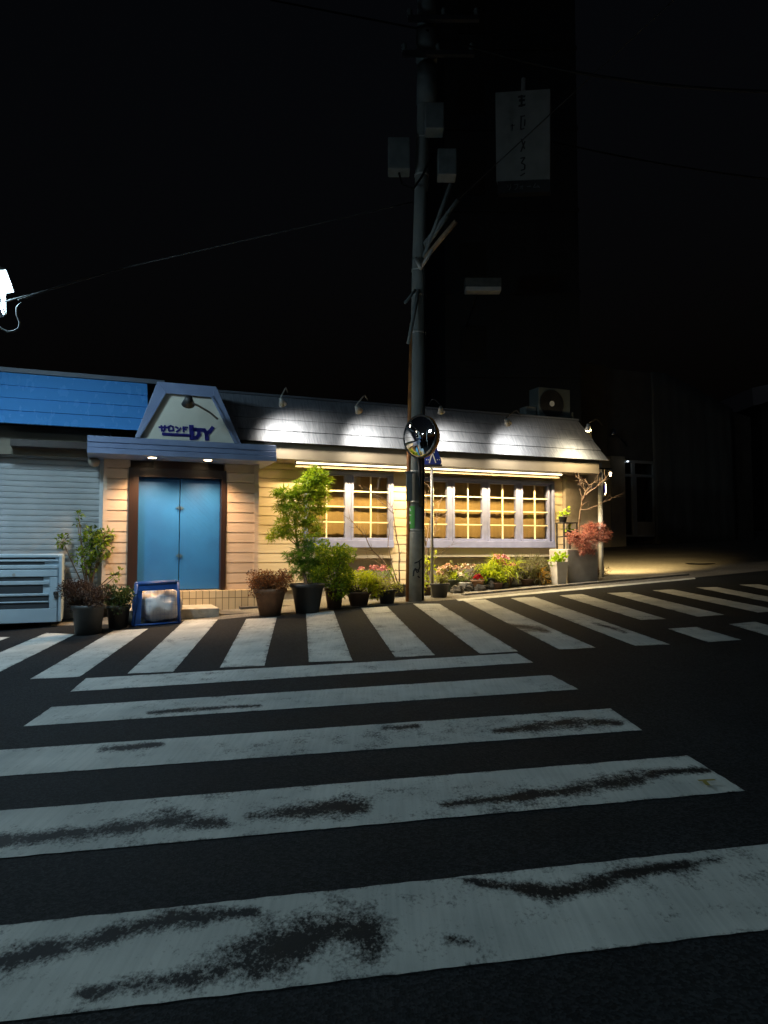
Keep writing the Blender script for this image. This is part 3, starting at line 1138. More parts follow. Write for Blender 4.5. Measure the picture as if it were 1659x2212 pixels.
# ------------------------------------------------------------------ utility pole
pb = gp(897, 1298)
YP = pb.y
def P_(px, py, dy=0.0):
    return at(px, py, YP + dy)
SC = YP / F0        # metres per photo unit at the pole
pole = thing('utility_pole', 'tall grey concrete utility pole in front of the salon windows', 'utility pole', pb)
def pole_c(py):     # centre line in photo units
    return 897 + (1290 - py) * .0112 + max(0, (600 - py)) * .016
def pole_pt(py, dx=0, dy=0):
    p = at(pole_c(py) + dx, py, YP)
    return Vector((p.x, YP + dy, p.z))
mb = MB()
path, rad = [Vector((pb.x, YP, pb.z - .4))], [18.5 * SC]
for py in range(1290, -600, -70):
    path.append(pole_pt(py)); rad.append((18.5 - (1290 - py) * .0042) * SC)
mb.tube(path, rad, 28)
mb.build('shaft', M['concrete'], pole, smooth=True)
mb = MB()
pth = [pole_pt(1296), pole_pt(1150)]
mb.tube([pole_pt(1298), pole_pt(1152), pole_pt(1148)], [19.6 * SC, 19.2 * SC, 18.4 * SC], 28)
mb.build('lower_wrap', M['sleeve'], pole, smooth=True)
for py in (1145, 1085, 1020, 720, 640, 585, 380, 300):
    r = (18.5 - (1290 - py) * .0042) * SC
    mb = MB()
    mb.tube([pole_pt(py + 2), pole_pt(py - 2)], r + .008, 28)
    mb.build('strap', M['galv'], pole, smooth=True)
mb = MB()
mb.tube([pole_pt(1300, -15.5, -.06), pole_pt(1150, -15.5, -.06), pole_pt(1080, -16, -.05), pole_pt(960, -16.5, -.04), pole_pt(700, -13, -.02)], .045, 12)
mb.build('conduit', M['rust'], pole, smooth=True)
mb = MB()
a, b = P_(877.5, 1023, -.27), P_(890.5, 1082, -.27)
mb.box((a.x, YP - .32, b.z), (b.x, YP - .16, a.z))
mb.box((a.x - .02, YP - .335, a.z), (b.x + .015, YP - .15, a.z + .035))
mb.build('meter_box', M['greybox'], pole, bevel=.008)
# curved plates wrapped on the pole
def wrap(px0, px1, py0, py1, off, m, name, parent=pole, n=8, blobs=None):
    mb = MB()
    r = (18.5 - (1290 - (py0 + py1) / 2) * .0042) * SC + off
    cpy = (py0 + py1) / 2
    def pt(px, py):
        c = pole_pt(py)
        p = at(px, py, YP - r)
        x = max(-.999, min(.999, (p.x - c.x) / r))
        a = math.asin(x)
        return Vector((c.x + r * x, YP - r * math.cos(a), c.z))
    if blobs is None:
        grid = [[mb.p(pt(px0 + (px1 - px0) * i / n, py)) for i in range(n + 1)] for py in (py0, py1)]
        for i in range(n):
            mb.f.append([grid[0][i], grid[1][i], grid[1][i + 1], grid[0][i + 1]])
    else:
        for poly, w in blobs:
            for (x0, y0), (x1, y1) in zip(poly, poly[1:]):
                dx, dy = x1 - x0, y1 - y0
                L = math.hypot(dx, dy) or 1
                nx, ny = -dy / L * w / 2, dx / L * w / 2
                ex, ey = dx / L * w * .3, dy / L * w * .3
                q = [pt(x0 + nx - ex, y0 + ny - ey), pt(x1 + nx + ex, y1 + ny + ey), pt(x1 - nx + ex, y1 - ny + ey), pt(x0 - nx - ex, y0 - ny - ey)]
                mb.face([v[:] for v in q])
    return mb.build(name, m, parent)
gpz = wrap(884, 896, 1094, 1142, .012, M['green'], 'number_plate')
for bl_ in (([(885.5, 1099), (886.5, 1104)], 2.2), ([(885, 1113), (887.5, 1113.5)], 2.4), ([(886, 1128), (885.8, 1131.5)], 2.2)):
    wrap(0, 0, 1094, 1142, .015, M['signwhite'], 'plate_mark', gpz, blobs=[bl_])
mb = MB()
mb.tube([pole_pt(py_, 15.5 - (1290 - py_) * .004, -.10) for py_ in (1296, 1150, 1000, 850, 700, 560, 420)], .016, 8)
mb.build('ground_cable', M['cable'], pole, smooth=True)
wrap(0, 0, 1210, 1260, .014, M['blackm'], 'graffiti', blobs=[([(896, 1216), (904, 1213), (911, 1207)], 2.6), ([(906, 1213), (907, 1224), (904, 1232), (897, 1228), (894, 1233), (893, 1243)], 3.0),
      ([(897, 1229), (901, 1236), (905, 1234)], 2.4), ([(903, 1244), (906, 1247)], 3)])
# angled guy-wire guards running up to the right
def guard(p0, p1, r, dy1):
    mb = MB()
    a, b = P_(*p0, -.15), P_(*p1, dy1)
    mb.tube([a, a.lerp(b, .5), b], r, 10)
    return mb
guard((915, 556), (974, 397), .035, -.6).build('cable_guard', M['greybox'], pole, smooth=True)
guard((916, 528), (989, 432), .035, -.6).build('cable_guard', M['greybox'], pole, smooth=True)
guard((920, 533), (967, 466), .035, -.5).build('cable_guard', M['greybox'], pole, smooth=True)
guard((918, 558), (985, 478), .042, -.6).build('cable_guard', M['palebark'], pole, smooth=True)
guard((907, 582), (934, 540), .03, -.35).build('cable_guard', M['galv'], pole, smooth=True)
guard((898, 558), (909, 580), .03, -.30).build('cable_guard', M['galv'], pole, smooth=True)
guard((904, 626), (882, 742), .032, -.30).build('cable_guard', M['greybox'], pole, smooth=True)
guard((897, 626), (875, 655), .025, -.25).build('cable_guard', M['greybox'], pole, smooth=True)
for nm, x0, y0, x1, y1, dy in (('equipment_box', 838, 308, 885, 376, -.05), ('equipment_box', 944, 332, 985, 388, -.05), ('equipment_box', 917, 234, 958, 290, -.28)):
    mb = MB()
    a, b = P_(x0, y0, dy), P_(x1, y1, dy)
    mb.box((a.x, YP + dy - .18, b.z), (b.x, YP + dy + .12, a.z))
    mb.build(nm, M['greybox'], pole, bevel=.02)
mb = MB()
c0, c1 = P_(921, 205), P_(921, 60)
for (ya, yb, r) in ((228, 148, .175), (136, 74, .19), (60, -30, .165)):
    a, b = P_(921, ya), P_(922, yb)
    mb.tube([Vector((a.x, YP - .05, a.z)), Vector((b.x, YP - .05, b.z))], r, 20)
mb.build('transformer_can', M['greybox'], pole, smooth=True)
for py, x0, x1 in ((140, 868, 1020), (66, 880, 1030)):
    mb = MB()
    a, b = P_(x0, py), P_(x1, py - 4)
    mb.box((a.x, YP - .32, a.z - .04), (b.x, YP - .24, a.z + .04))
    ca = mb.build('crossarm', M['blackm'], pole)
    for xx in (x0 + 4, (x0 + x1) / 2, x1 - 6):
        mb = MB()
        q_ = P_(xx, py - 1)
        mb.lathe([(.0, 0), (.045, .0), (.03, .03), (.05, .05), (.03, .08), (.05, .10), (.02, .15), (0, .16)], 12, (q_.x, YP - .28, a.z + .04))
        mb.build('insulator', M['greybox'], ca, smooth=True)
mb = MB()
mb.tube([P_(862, 374, -.1), P_(868, 398, -.15), P_(893, 408, -.25), P_(912, 380, -.25), P_(935, 332, -.2)], .02, 8)
mb.build('loop_cable', M['cable'], pole, smooth=True)

# overhead cables
def cable(pts, r, label, m=M['cable'], sag=.0, cat='cable'):
    mb = MB()
    out = []
    for a, b in zip(pts, pts[1:]):
        for k in range(10):
            t = k / 10
            q = a.lerp(b, t)
            q = q - Vector((0, 0, sag * 4 * t * (1 - t)))
            out.append(q)
    out.append(pts[-1])
    mb.tube(out, r, 6)
    return tag(mb.build('overhead_cable', m, smooth=True), label, cat, group='overhead cables')
cable([P_(945, 78, -.2), at(1760, 200, 9)], .024, 'thick overhead cable running right from the crossarm of the pole', sag=.25)
cable([P_(585, 0, 3), P_(925, 66, -.25)], .02, 'overhead cable reaching the pole top from the upper left', sag=.0)
cable([P_(989, 432, -.6), P_(1068, 358, -1.5), at(1245, 195, 9), at(1520, -60, 6.5)], .008, 'thin cable rising right from the angled guards behind the billboard')
cable([at(1190, 305, 16), at(1760, 398, 14)], .02, 'faint low overhead cable right of the billboard', sag=.1)

# ------------------------------------------------------------------ convex traffic mirror on the pole
mc = P_(907, 943, -.42)
t = thing('traffic_mirror', 'round convex traffic mirror with orange hood on the utility pole', 'mirror', mc)
mn = Vector((-math.sin(R(44)), -math.cos(R(44)), -.05)).normalized()
qm = mn.to_track_quat('Z', 'Y').to_matrix()
TM = lambda a, b, c: mc + qm @ Vector((a, b, c))
rm = 46 * SC
mb = MB(TM)
prof = []
Rs = 1.15
for k in range(12, -1, -1):
    r = rm * .94 * k / 12
    prof.append((r, math.sqrt(Rs * Rs - r * r) - math.sqrt(Rs * Rs - (rm * .94) ** 2) + .012))
mb.lathe([(rm * .94, -.02)] + prof, 48)
mb.build('mirror_face', M['mirror'], t, smooth=True)
mb = MB(TM)
mb.lathe([(.0, -.06), (rm * .6, -.055), (rm * .97, -.03), (rm, -.01), (rm, .012), (rm * .945, .016), (rm * .945, -.015), (0, -.022)], 48)
mb.build('rim', M['blackm'], t, smooth=True)
mb = MB(TM)
mb.lathe([(.0, -.21), (rm * .55, -.20), (rm * .82, -.16), (rm * .98, -.07), (rm * 1.0, -.012), (rm * .96, -.012), (0, -.03)], 40)
mb.build('hood', M['orange'], t, smooth=True)
mb = MB()
mb.tube([mc - mn * .18, mc - mn * .22, Vector((pole_pt(943).x, YP - .1, mc.z))], .03, 8)
mb.tube([Vector((mc.x, YP - .22, mc.z - .3)), Vector((mc.x + .02, YP - .22, mc.z - 1.15))], .03, 10)
mb.build('bracket', M['blackm'], t, smooth=True)

# ------------------------------------------------------------------ pedestrian crossing sign
sb = gp(934, 1291)
t = thing('crossing_sign', 'blue triangular pedestrian crossing sign on a thin grey post', 'road sign', sb)
YS = sb.y
def S_(px, py, dy=0.0): return at(px, py, YS + dy)
mb = MB()
tp = S_(934, 958)
mb.tube([Vector((sb.x, YS + .04, sb.z - .3)), Vector((sb.x, YS + .04, tp.z))], .027, 12)
mb.build('post', M['galv'], t, smooth=True)
def rounded(pts, r, n=5):
    out = []
    for i in range(len(pts)):
        p, a, b = Vector(pts[i]), Vector(pts[i - 1]), Vector(pts[(i + 1) % len(pts)])
        u, w = (a - p).normalized(), (b - p).normalized()
        for k in range(n + 1):
            s = k / n
            out.append((p + u * r * (1 - s)) * (1 - s) + (p + w * r * s) * s if False else p + u * r * (1 - s) ** 2 + w * r * s ** 2)
    return out
tri = [(934.5, 944), (957, 1004), (912, 1004)]
mb = MB()
P3 = [S_(x, y) for x, y in tri]
mb.prism([v[:] for v in rounded(P3, .10)], (0, .02, 0))
pl = mb.build('sign_plate', M['signblue'], t)
mb = MB()
a, b = S_(914, 1003), S_(955, 1008)
mb.box((a.x, YS - .01, b.z), (b.x, YS + .03, a.z))
mb.build('lower_flange', M['blackm'], t)
mb = MB()
def sstroke(mb, pts, w, dy):
    for (x0, y0), (x1, y1) in zip(pts, pts[1:]):
        a, b = S_(x0, y0, dy), S_(x1, y1, dy)
        d = (b - a).normalized(); n_ = Vector((-d.z, 0, d.x)) * w / 2
        mb.prism([(a + n_)[:], (b + n_)[:], (b - n_)[:], (a - n_)[:]], (0, .003, 0))
sstroke(mb, [(935, 962), (934, 978), (930, 990), (927.5, 1000)], .020, -.005)
sstroke(mb, [(934.5, 980), (938, 990), (941.5, 1000)], .018, -.0052)
sstroke(mb, [(934.5, 969), (938.5, 978)], .012, -.0054)
sstroke(mb, [(934, 970), (929.5, 979)], .012, -.0056)
for x in (920.5, 924.5, 944, 948.5):
    sstroke(mb, [(x, 993), (x + 2, 993)], .018, -.005)
mb.build('symbol', M['signwhite'], pl)

# ------------------------------------------------------------------ back street: dark block, billboard, lamp box
bq = at(1040, 900, 24)
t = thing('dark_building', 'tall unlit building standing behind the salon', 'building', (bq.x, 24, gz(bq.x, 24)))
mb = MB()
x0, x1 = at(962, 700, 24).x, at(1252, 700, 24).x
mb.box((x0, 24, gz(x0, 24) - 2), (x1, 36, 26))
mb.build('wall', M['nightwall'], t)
for k in range(7):
    z = 5.0 + k * 2.9
    mb = MB()
    mb.box((x0 + .5, 23.96, z), (x0 + 1.4, 23.995, z + 1.2))
    mb.build('window', M['dark'], t)
    mb = MB()
    mb.box((x0 - .03, 23.94, z - .6), (x1 + .03, 23.998, z - .48))
    mb.build('ledge', M['nightwall'], t)
# billboard
YB = 15.5
def Bp(px, py): return at(px, py, YB)
bl = thing('billboard', 'pale vertical advertising board with dark lettering high above the roof', 'billboard', Bp(1130, 391))
mb = MB()
cor = [at(1070, 200, YB + .25), at(1188, 192, YB - .25), at(1188, 386, YB - .25), at(1072, 391, YB + .25)]
back = Vector((.06, .18, 0))
mb.prism([c_[:] for c_ in cor], back[:])
mb.build('board', mat('board_face', (.27, .285, .28), .7, var=(.21, .225, .22), vscale=3), bl)
mb = MB()
def bst(pts, w, off=.012):
    for (x0_, y0_), (x1_, y1_) in zip(pts, pts[1:]):
        a, b = [at(x, y, YB + .25 - .5 * (x - 1070) / 118 - off) for x, y in ((x0_, y0_), (x1_, y1_))]
        d = (b - a).normalized(); n_ = d.cross(Vector((0, 1, 0))).normalized() * w / 2
        mb.face([(a + n_)[:], (b + n_)[:], (b - n_)[:], (a - n_)[:]])
# vertical brush lettering (illegible in the dark) kept as strokes
bst([(1119, 209), (1135, 208)], .05); bst([(1121, 217), (1134, 216)], .06); bst([(1127, 205), (1127, 231)], .05); bst([(1120, 229), (1135, 226)], .05)
bst([(1124, 252), (1134, 250)], .03); bst([(1126, 252), (1125, 280)], .03); bst([(1125, 280), (1133, 277)], .03); bst([(1134, 258), (1133, 272)], .03)
bst([(1103, 272), (1112, 270)], .02); bst([(1107, 268), (1106, 283)], .02)
bst([(1126, 300), (1133, 322)], .03); bst([(1134, 305), (1125, 328)], .03)
bst([(1124, 342), (1134, 340), (1126, 352), (1134, 356), (1133, 366), (1125, 368)], .03); bst([(1134, 374), (1124, 380)], .03)
mb.build('lettering', M['blackm'], bl)
mb = MB()
cor = [at(1075, 392, YB + .25), at(1188, 387.5, YB - .25), at(1188, 414, YB - .25), at(1075, 418, YB + .25)]
mb.prism([c_[:] for c_ in cor], back[:])
lo = mb.build('lower_board', M['blackm'], bl)
mb = MB()
# ri fu o - mu
bst([(1097, 399), (1097, 405)], .018); bst([(1103, 397), (1103, 405), (1099, 411)], .018)
bst([(1110, 399), (1119, 398), (1117, 406), (1112, 410)], .018)
bst([(1123, 403), (1131, 402)], .018); bst([(1128, 400), (1128, 409)], .018); bst([(1127, 403), (1123, 408)], .015)
bst([(1138, 403), (1147, 402)], .02)
bst([(1157, 396), (1152, 405), (1165, 403)], .018); bst([(1161, 400), (1166, 406)], .018)
mb.build('lettering', M['greybox'], lo)
mb = MB()
mb.tube([at(1130, 212, YB + .2), at(1131, 170, YB + .2)], .05, 8)
mb.build('hook', M['galv'], bl)
mb = MB()
mb.tube([at(1130, 230, YB + .2), at(1130, 230, 24.2)], .05, 8)
mb.build('bracket', M['galv'], bl)
mb = MB()
mb.tube([at(1130, 360, YB + .2), at(1130, 360, 24.2)], .05, 8)
mb.build('bracket', M['galv'], bl)
# fluorescent box on the dark wall
fx = at(1041, 620, 20)
t = thing('lamp_box', 'long grey lamp box with a pale lower edge hanging before the dark building', 'lamp', fx)
a, b = at(1003, 605, 20), at(1081, 634, 20)
mb = MB()
mb.box((a.x, 19.8, b.z + .13), (b.x, 20.15, a.z))
mb.build('housing', M['greybox'], t, bevel=.02)
mb = MB()
mb.box((a.x + .01, 19.78, b.z), (b.x - .01, 20.1, b.z + .128))
mb.build('diffuser', M['white'], t, bevel=.02)
mb = MB()
mb.tube([Vector((fx.x, 20.1, a.z - .1)), Vector((fx.x, 24.1, a.z - .1))], .03, 8)
mb.build('bracket', M['blackm'], t)

# ------------------------------------------------------------------ neighbour building on the right
nb = gp(1335, 1181)
YN = nb.y
# front plane parallel to the salon
cN = -N.dot(Vector((nb.x, nb.y, 0)))
vN = CF - cN
def UN(px, py=1100, v=0): return U(px, py, vN + v)
def ZN(px, py, v=0): return Z(px, py, vN + v)
t = thing('neighbour_building', 'dark two-storey corner building with an aluminium glass door', 'building', nb, ANG)
zb = nb.z - .6
FB = MB(F)
zt_ = ZN(1340, 797)
FB.box((UN(1351), vN - .25, ZN(1360, 993)), (UN(1433), vN - .06, zt_))
FB.box((UN(1417), vN - .25, zb), (UN(1433), vN - .06, ZN(1360, 993)))
FB.box((UN(1150), vN - 6, zb), (UN(1318), vN - .1, ZN(1260, 781)))
FB.box((UN(1318), vN - .35, ZN(1340, 986)), (UN(1351), vN - .06, zt_))
FB.prism([(UN(1433), vN - .3, zb), (UN(1433), vN - .3, zt_), (UN(1500), vN - .3, ZN(1490, 855, -.3)), (UN(1640), vN - .3, ZN(1600, 900, -.3)), (UN(1640), vN - .3, zb)], (0, -6, 0))
FB.build('wall', M['darkwall'], t)
FB = MB(F)
FB.box((UN(1320), vN - .3, zb), (UN(1351), vN + .02, ZN(1340, 986)))
FB.build('pillar', M['pillarwall'], t)
FB = MB(F)
FB.box((UN(1291), vN - .3, zb), (UN(1319.8), vN - .02, ZN(1305, 986)))
FB.build('side_wall', M['siding'], t)
zd0, zd1, zdt, ztr = ZN(1380, 1158), ZN(1380, 1040), ZN(1380, 1024), ZN(1380, 1000)
FB = MB(F)
def fr(x0, x1, za, zb_, d=.0): FB.box((UN(x0), vN - .16, za), (UN(x1), vN - .08 + d, zb_))
fr(1347, 1349.5, zd0, ztr); fr(1415.5, 1417.5, zd0, ztr)
fr(1349.5, 1415.5, ztr, ztr + .12); fr(1349.5, 1415.5, zdt - .1, zdt); fr(1349.5, 1415.5, zd0 - .02, zd0 + .05)
fr(1370, 1379, zd0 + .05, zdt - .1, .01); fr(1370, 1376, zdt, ztr, .01)
dfr = FB.build('door_frame', M['alu'], t)
FB = MB(F)
FB.box((UN(1379), vN - .14, zd0 + .05), (UN(1415.5), vN - .09, ZN(1400, 1127)))
FB.build('kick_panel', M['pillarwall'], dfr)
FB = MB(F)
FB.box((UN(1349.5), vN - .125, zd0 + .05), (UN(1370), vN - .12, zdt - .1))
FB.box((UN(1379), vN - .125, ZN(1400, 1127)), (UN(1415.5), vN - .12, zdt - .1))
FB.box((UN(1349.5), vN - .125, zdt), (UN(1370), vN - .12, ztr))
FB.box((UN(1376), vN - .125, zdt), (UN(1415.5), vN - .12, ztr))
FB.build('pane', M['glass'], dfr)
FB = MB(F)
FB.box((UN(1345), vN - 2.5, zd0 - .1), (UN(1420), vN - 2.4, ztr + .2))
FB.build('room_back', M['dark'], t)
# draped scaffold sheet over the right half
FB = MB(F)
n = 26
cols = []
for i in range(n + 1):
    s = i / n
    px = 1405 + s * 175
    vv = vN + .25 + .010 * math.sin(i * 1.7) + .012 * math.sin(i * .6)
    top = 806 + 20 * s + (75 * max(0, s - .2) ** 1.1)
    col_ = []
    for j in range(9):
        tt = j / 8
        zz = ZN(px, top) * (1 - tt) + (nb.z + .1) * tt
        col_.append(FB.p(UN(px) + .02 * math.sin(j * 1.3 + i), vv + .02 * math.sin(j * 2 + i * .6) - (.1 * (1 - tt)), zz))
    cols.append(col_)
for i in range(n):
    for j in range(8):
        FB.f.append([cols[i][j], cols[i][j + 1], cols[i + 1][j + 1], cols[i + 1][j]])
o = FB.build('scaffold_sheet', M['sheet'], smooth=True)
tag(o, 'grey scaffold sheet hanging over the right side of the dark corner building', 'tarpaulin')
so = o.modifiers.new('thick', 'SOLIDIFY'); so.thickness = .012
# unlit wall spotlight on the neighbour
P = fp(1324, 934, vN + .5); Bq = fp(1354, 962, vN - .05)
t = thing('wall_spotlight', 'small unlit spotlight on an arm on the dark corner building', 'spotlight', Bq)
mb = MB(); mb.tube([Bq, Bq.lerp(P, .5) + Vector((0, 0, .05)), P], .022, 8); mb.build('arm', M['greybox'], t, smooth=True)
mb = MB(); mb.lathe([(.0, .14), (.08, .12), (.12, -.05), (.15, -.12), (.0, -.08)], 16, P[:]); mb.build('shade', M['chrome'], t, smooth=True)
P = fp(1356, 995.5, vN + .05)
t = thing('door_lamp', 'tiny white lamp glowing above the aluminium door', 'lamp', P)
mb = MB(); mb.lathe([(0, .10), (.06, .09), (.07, .0), (0, .0)], 12, P[:]); mb.build('cap', M['blackm'], t)
mb = MB(); mb.lathe([(0, -.001), (.045, -.005), (.03, -.04), (0, -.05)], 12, P[:]); mb.build('bulb', emis('dim_bulb', (.8, .9, 1), 3), t)
# far pale house gable on the right edge
t = thing('far_house', 'pale house corner far up the street at the right edge', 'house', at(1660, 1100, 40))
mb = MB()
a, b = at(1630, 838, 40), at(1740, 1100, 40)
mb.box((at(1648, 1000, 40).x, 40, gz(17, 40) - 1), (b.x, 48, at(1660, 850, 40).z))
mb.build('wall', M['darkwall'], t)
mb = MB()
pr = [at(1624, 838, 39.6), at(1700, 822, 39.6), at(1700, 850, 39.6), at(1647, 872, 39.6), at(1628, 876, 39.6)]
mb.prism([q_[:] for q_ in pr], (0, 9, 0))
mb.build('roof', mat('pale_roof', (.5, .48, .52), .7), t)
# bollard
bb = gp(1418, 1163)
t = thing('bollard', 'slim blue bollard post with a pink reflective head', 'bollard', bb)
s_ = bb.y / F0
tz = at(1418, 1080, bb.y).z
mb = MB()
mb.lathe([(4.6 * s_, -.1), (4.6 * s_, tz - bb.z), (0, tz - bb.z + .02)], 14, bb[:])
mb.build('post', M['signblue'], t, smooth=True)
mb = MB()
hz = at(1418, 1057, bb.y).z - tz
mb.lathe([(4.9 * s_, 0), (5.2 * s_, hz * .3), (3.6 * s_, hz * .8), (0, hz)], 14, (bb.x, bb.y, tz + .02))
mb.build('reflective_head', M['reflector'], t, smooth=True)

# round sign on a white post by the right corner
rb = fp(1300, 1243, .26)
rb = Vector((rb.x, rb.y, gz(rb.x, rb.y)))
t = thing('no_parking_sign', 'white post with a round white-rimmed sign beside the red maple', 'road sign', rb)
mb = MB()
tp = at(1296.5, 1022, rb.y)
mb.tube([rb - Vector((0, 0, .2)), Vector((rb.x - .01, rb.y, (rb.z + tp.z) / 2)), tp], .05, 14)
mb.tube([tp, tp + Vector((0, 0, .22))], .04, 12)
mb.build('post', M['white'], t, smooth=True)
rc = at(1304, 1056, rb.y + .09)
yq = Vector((.85, -.52, 0)).normalized().to_track_quat('Z', 'Y').to_matrix()
TR = lambda a, b, c: rc + yq @ Vector((a, b, c))
mb = MB(TR); mb.lathe([(.13, -.01), (.16, -.01), (.16, .012), (.13, .012)], 28); mb.f = mb.f[:-2]
mb.build('rim', M['white'], t)
mb = MB(TR); mb.lathe([(.13, -.006), (.13, .006), (0, .006)], 28); mb.build('disc', M['navy'], t)

# ------------------------------------------------------------------ white storage bin at lower left
bn = gp(70, 1358)
vb_ = CF + N.dot(bn)
ub0, ub1 = U(-190, 1250, vb_), U(135, 1250, vb_)
zb1, zb0 = Z(70, 1196.5, vb_), Z(70, 1346, vb_)
zgd = ground_under(U(70, 1300, vb_), vb_)
bin_ = thing('storage_bin', 'white metal storage bin with louvre slots left of the potted shrubs', 'storage bin', F((ub0 + ub1) / 2, vb_ - .35, zgd), ANG)
m1 = FM()
m1.box((ub0, vb_ - .7, zb0), (ub1, vb_ - .02, zb1))
m1.build('body', M['bin'], bin_, bevel=.03)
Hb = zb1 - zb0
def bz(y): return zb1 - Hb * (y - 240) / (1055 - 240)
def bu(x): return U(x * .18518, 1260, vb_)
m1 = FM()
uedge = bu(672)
for y0, y1 in ((243, 285), (305, 335), (368, 418), (424, 512), (556, 606), (704, 738), (796, 818)):
    m1.prism([(ub0 + .01, vb_ - .02, bz(y1)), (ub0 + .01, vb_ + .012, bz(y1) + .004), (ub0 + .01, vb_ + .016, bz(y0) - .01), (ub0 + .01, vb_ - .02, bz(y0))], ((uedge if y0 not in (704, 796, 556) else bu(570)) - ub0 - .01, 0, 0))
m1.box((ub0 + .01, vb_ - .02, bz(1050)), (uedge, vb_ + .014, bz(888)))
m1.box((bu(585), vb_ - .02, bz(886)), (uedge, vb_ + .013, bz(520)))
m1.build('louvre', M['bin'], bin_, bevel=.006)
m1 = FM()
for y0, y1, x in ((286, 304, 640), (336, 367, 515), (513, 555, 505), (608, 703, 500), (740, 795, 570), (820, 886, 575)):
    m1.box((ub0 + .02, vb_ - .018, bz(y1)), (bu(x), vb_ - .006, bz(y0)))
m1.build('slot', M['binslot'], bin_)
m1 = FM()
m1.box((uedge + .012, vb_ - .04, zb0 + .01), (ub1 - .003, vb_ + .018, zb1 - .012))
m1.build('corner_post', M['bin'], bin_, bevel=.012)
m1 = FM()
m1.box((bu(625), vb_ + .018, bz(728)), (bu(685), vb_ + .05, bz(690)))
m1.box((bu(635), vb_ + .018, bz(770)), (bu(670), vb_ + .035, bz(730)))
m1.build('latch', M['chrome'], bin_, bevel=.006)
m1 = FM()
m1.prism([(bu(160) + .022 * math.cos(w), vb_ + .018, bz(485) + .022 * math.sin(w)) for w in [k * math.pi / 8 for k in range(16)]], (0, -.01, 0))
m1.build('badge', M['galv'], bin_)
for x in (ub0 + .1, ub1 - .3):
    m1 = FM()
    m1.box((x, vb_ - .6, zgd - .1), (x + .15, vb_ - .15, zb0 + .01))
    m1.build('foot', M['blackm'], bin_)

# ------------------------------------------------------------------ blue garbage cage and bag
cg = gp(340, 1351)
vc_ = CF + N.dot(cg)
cage = thing('garbage_cage', 'blue folding garbage cage standing in front of the blue doors', 'cage', cg, ANG)
Zc = lambda y: Z(340, y, vc_)
uc0, uc1 = U(290, 1300, vc_), U(387, 1300, vc_)
zg_ = gz(cg.x, cg.y)
ztc = Zc(1262)
dpt = .52
m1 = FM()
rr_ = .019
def bar(a, b, r=rr_): m1.tube([a, b], r, 8)
fu0, fu1 = uc0, uc1
pts_b = [(fu0 - .01, vc_, zg_ + .01), (fu1 + .01, vc_, zg_ + .03), (fu1 + .01, vc_ - dpt, zg_ + .05), (fu0 - .01, vc_ - dpt, zg_ + .03)]
pts_t = [(fu0 + .04, vc_ - .10, ztc), (fu1 - .01, vc_ - .10, ztc + .02), (fu1 - .01, vc_ - dpt + .06, ztc + .02), (fu0 + .04, vc_ - dpt + .06, ztc)]
for k in range(4):
    bar(pts_b[k], pts_t[k], .024)
    bar(pts_b[k], pts_b[(k + 1) % 4], .016)
    bar(pts_t[k], pts_t[(k + 1) % 4], .022)
m1.build('frame', M['blueplastic'], cage, smooth=True)
m1 = FM()
m1.prism([(pts_t[0][0], pts_t[0][1] + .03, ztc - .10), (pts_t[1][0], pts_t[1][1] + .03, ztc - .08), (pts_t[1][0], pts_t[1][1], ztc + .02), (pts_t[0][0], pts_t[0][1], ztc)], (0, -.012, 0))
m1.prism([(fu0 - .01, vc_ + .002, zg_ + .02), (fu0 + .09, vc_ + .002, zg_ + .02), (fu0 + .11, vc_ - .085, ztc - .09), (fu0 + .035, vc_ - .085, ztc - .03)], (0, -.012, 0))
m1.build('side_panel', M['blueplastic'], cage)
m1 = FM()
for k in range(1, 12):
    s = k / 12
    a = Vector(pts_b[0]).lerp(Vector(pts_b[1]), s); b = Vector(pts_t[0]).lerp(Vector(pts_t[1]), s)
    m1.tube([a, b], .0008, 4)
for k in range(1, 9):
    s = k / 9
    a = Vector(pts_b[0]).lerp(Vector(pts_t[0]), s); b = Vector(pts_b[1]).lerp(Vector(pts_t[1]), s)
    m1.tube([a, b], .0008, 4)
m1.build('net', M['blueplastic'], cage)
# bag
bgc = F((uc0 + uc1) / 2 + .05, vc_ - .27, zg_ + .035)
mb = MB()
nu, nv = 40, 22
vid = []
for j in range(nv + 1):
    th = math.pi * j / nv
    row = []
    for i in range(nu):
        ph = 2 * math.pi * i / nu
        dd = Vector((math.sin(th) * math.cos(ph), math.sin(th) * math.sin(ph), math.cos(th)))
        k = 1 + .20 * noise.noise(dd * 1.9 + Vector((3, 1, 0))) + .12 * abs(noise.noise(dd * 4.2)) + .07 * noise.noise(dd * 9)
        p = Vector((dd.x * .31 * k, dd.y * .23 * k, dd.z * .25 * k + .23))
        p.z = max(p.z, 0.0)
        if dd.z > .9: p.z += .03 * (dd.z - .9) * 10
        row.append(mb.p(*(bgc + Matrix.Rotation(ANG, 3, 'Z') @ p)))
    vid.append(row)
for j in range(nv):
    for i in range(nu):
        mb.f.append([vid[j][i], vid[j + 1][i], vid[j + 1][(i + 1) % nu], vid[j][(i + 1) % nu]])
bgt = thing('garbage_bag', 'crumpled white garbage bag inside the blue cage', 'garbage bag', bgc)
mb.build('sack', M['bag'], bgt, smooth=True)
mb = MB()
top = bgc + Vector((0, 0, .47))
mb.tube([top - Vector((.0, 0, .05)), top + Vector((-.06, -.02, .035)), top + Vector((-.16, -.03, .06))], [.03, .022, .03], 7)
mb.tube([top - Vector((.0, 0, .05)), top + Vector((.06, -.02, .02)), top + Vector((.13, -.05, -.03))], [.03, .02, .03], 7)
mb.build('knot', M['bag'], bgt, smooth=True)

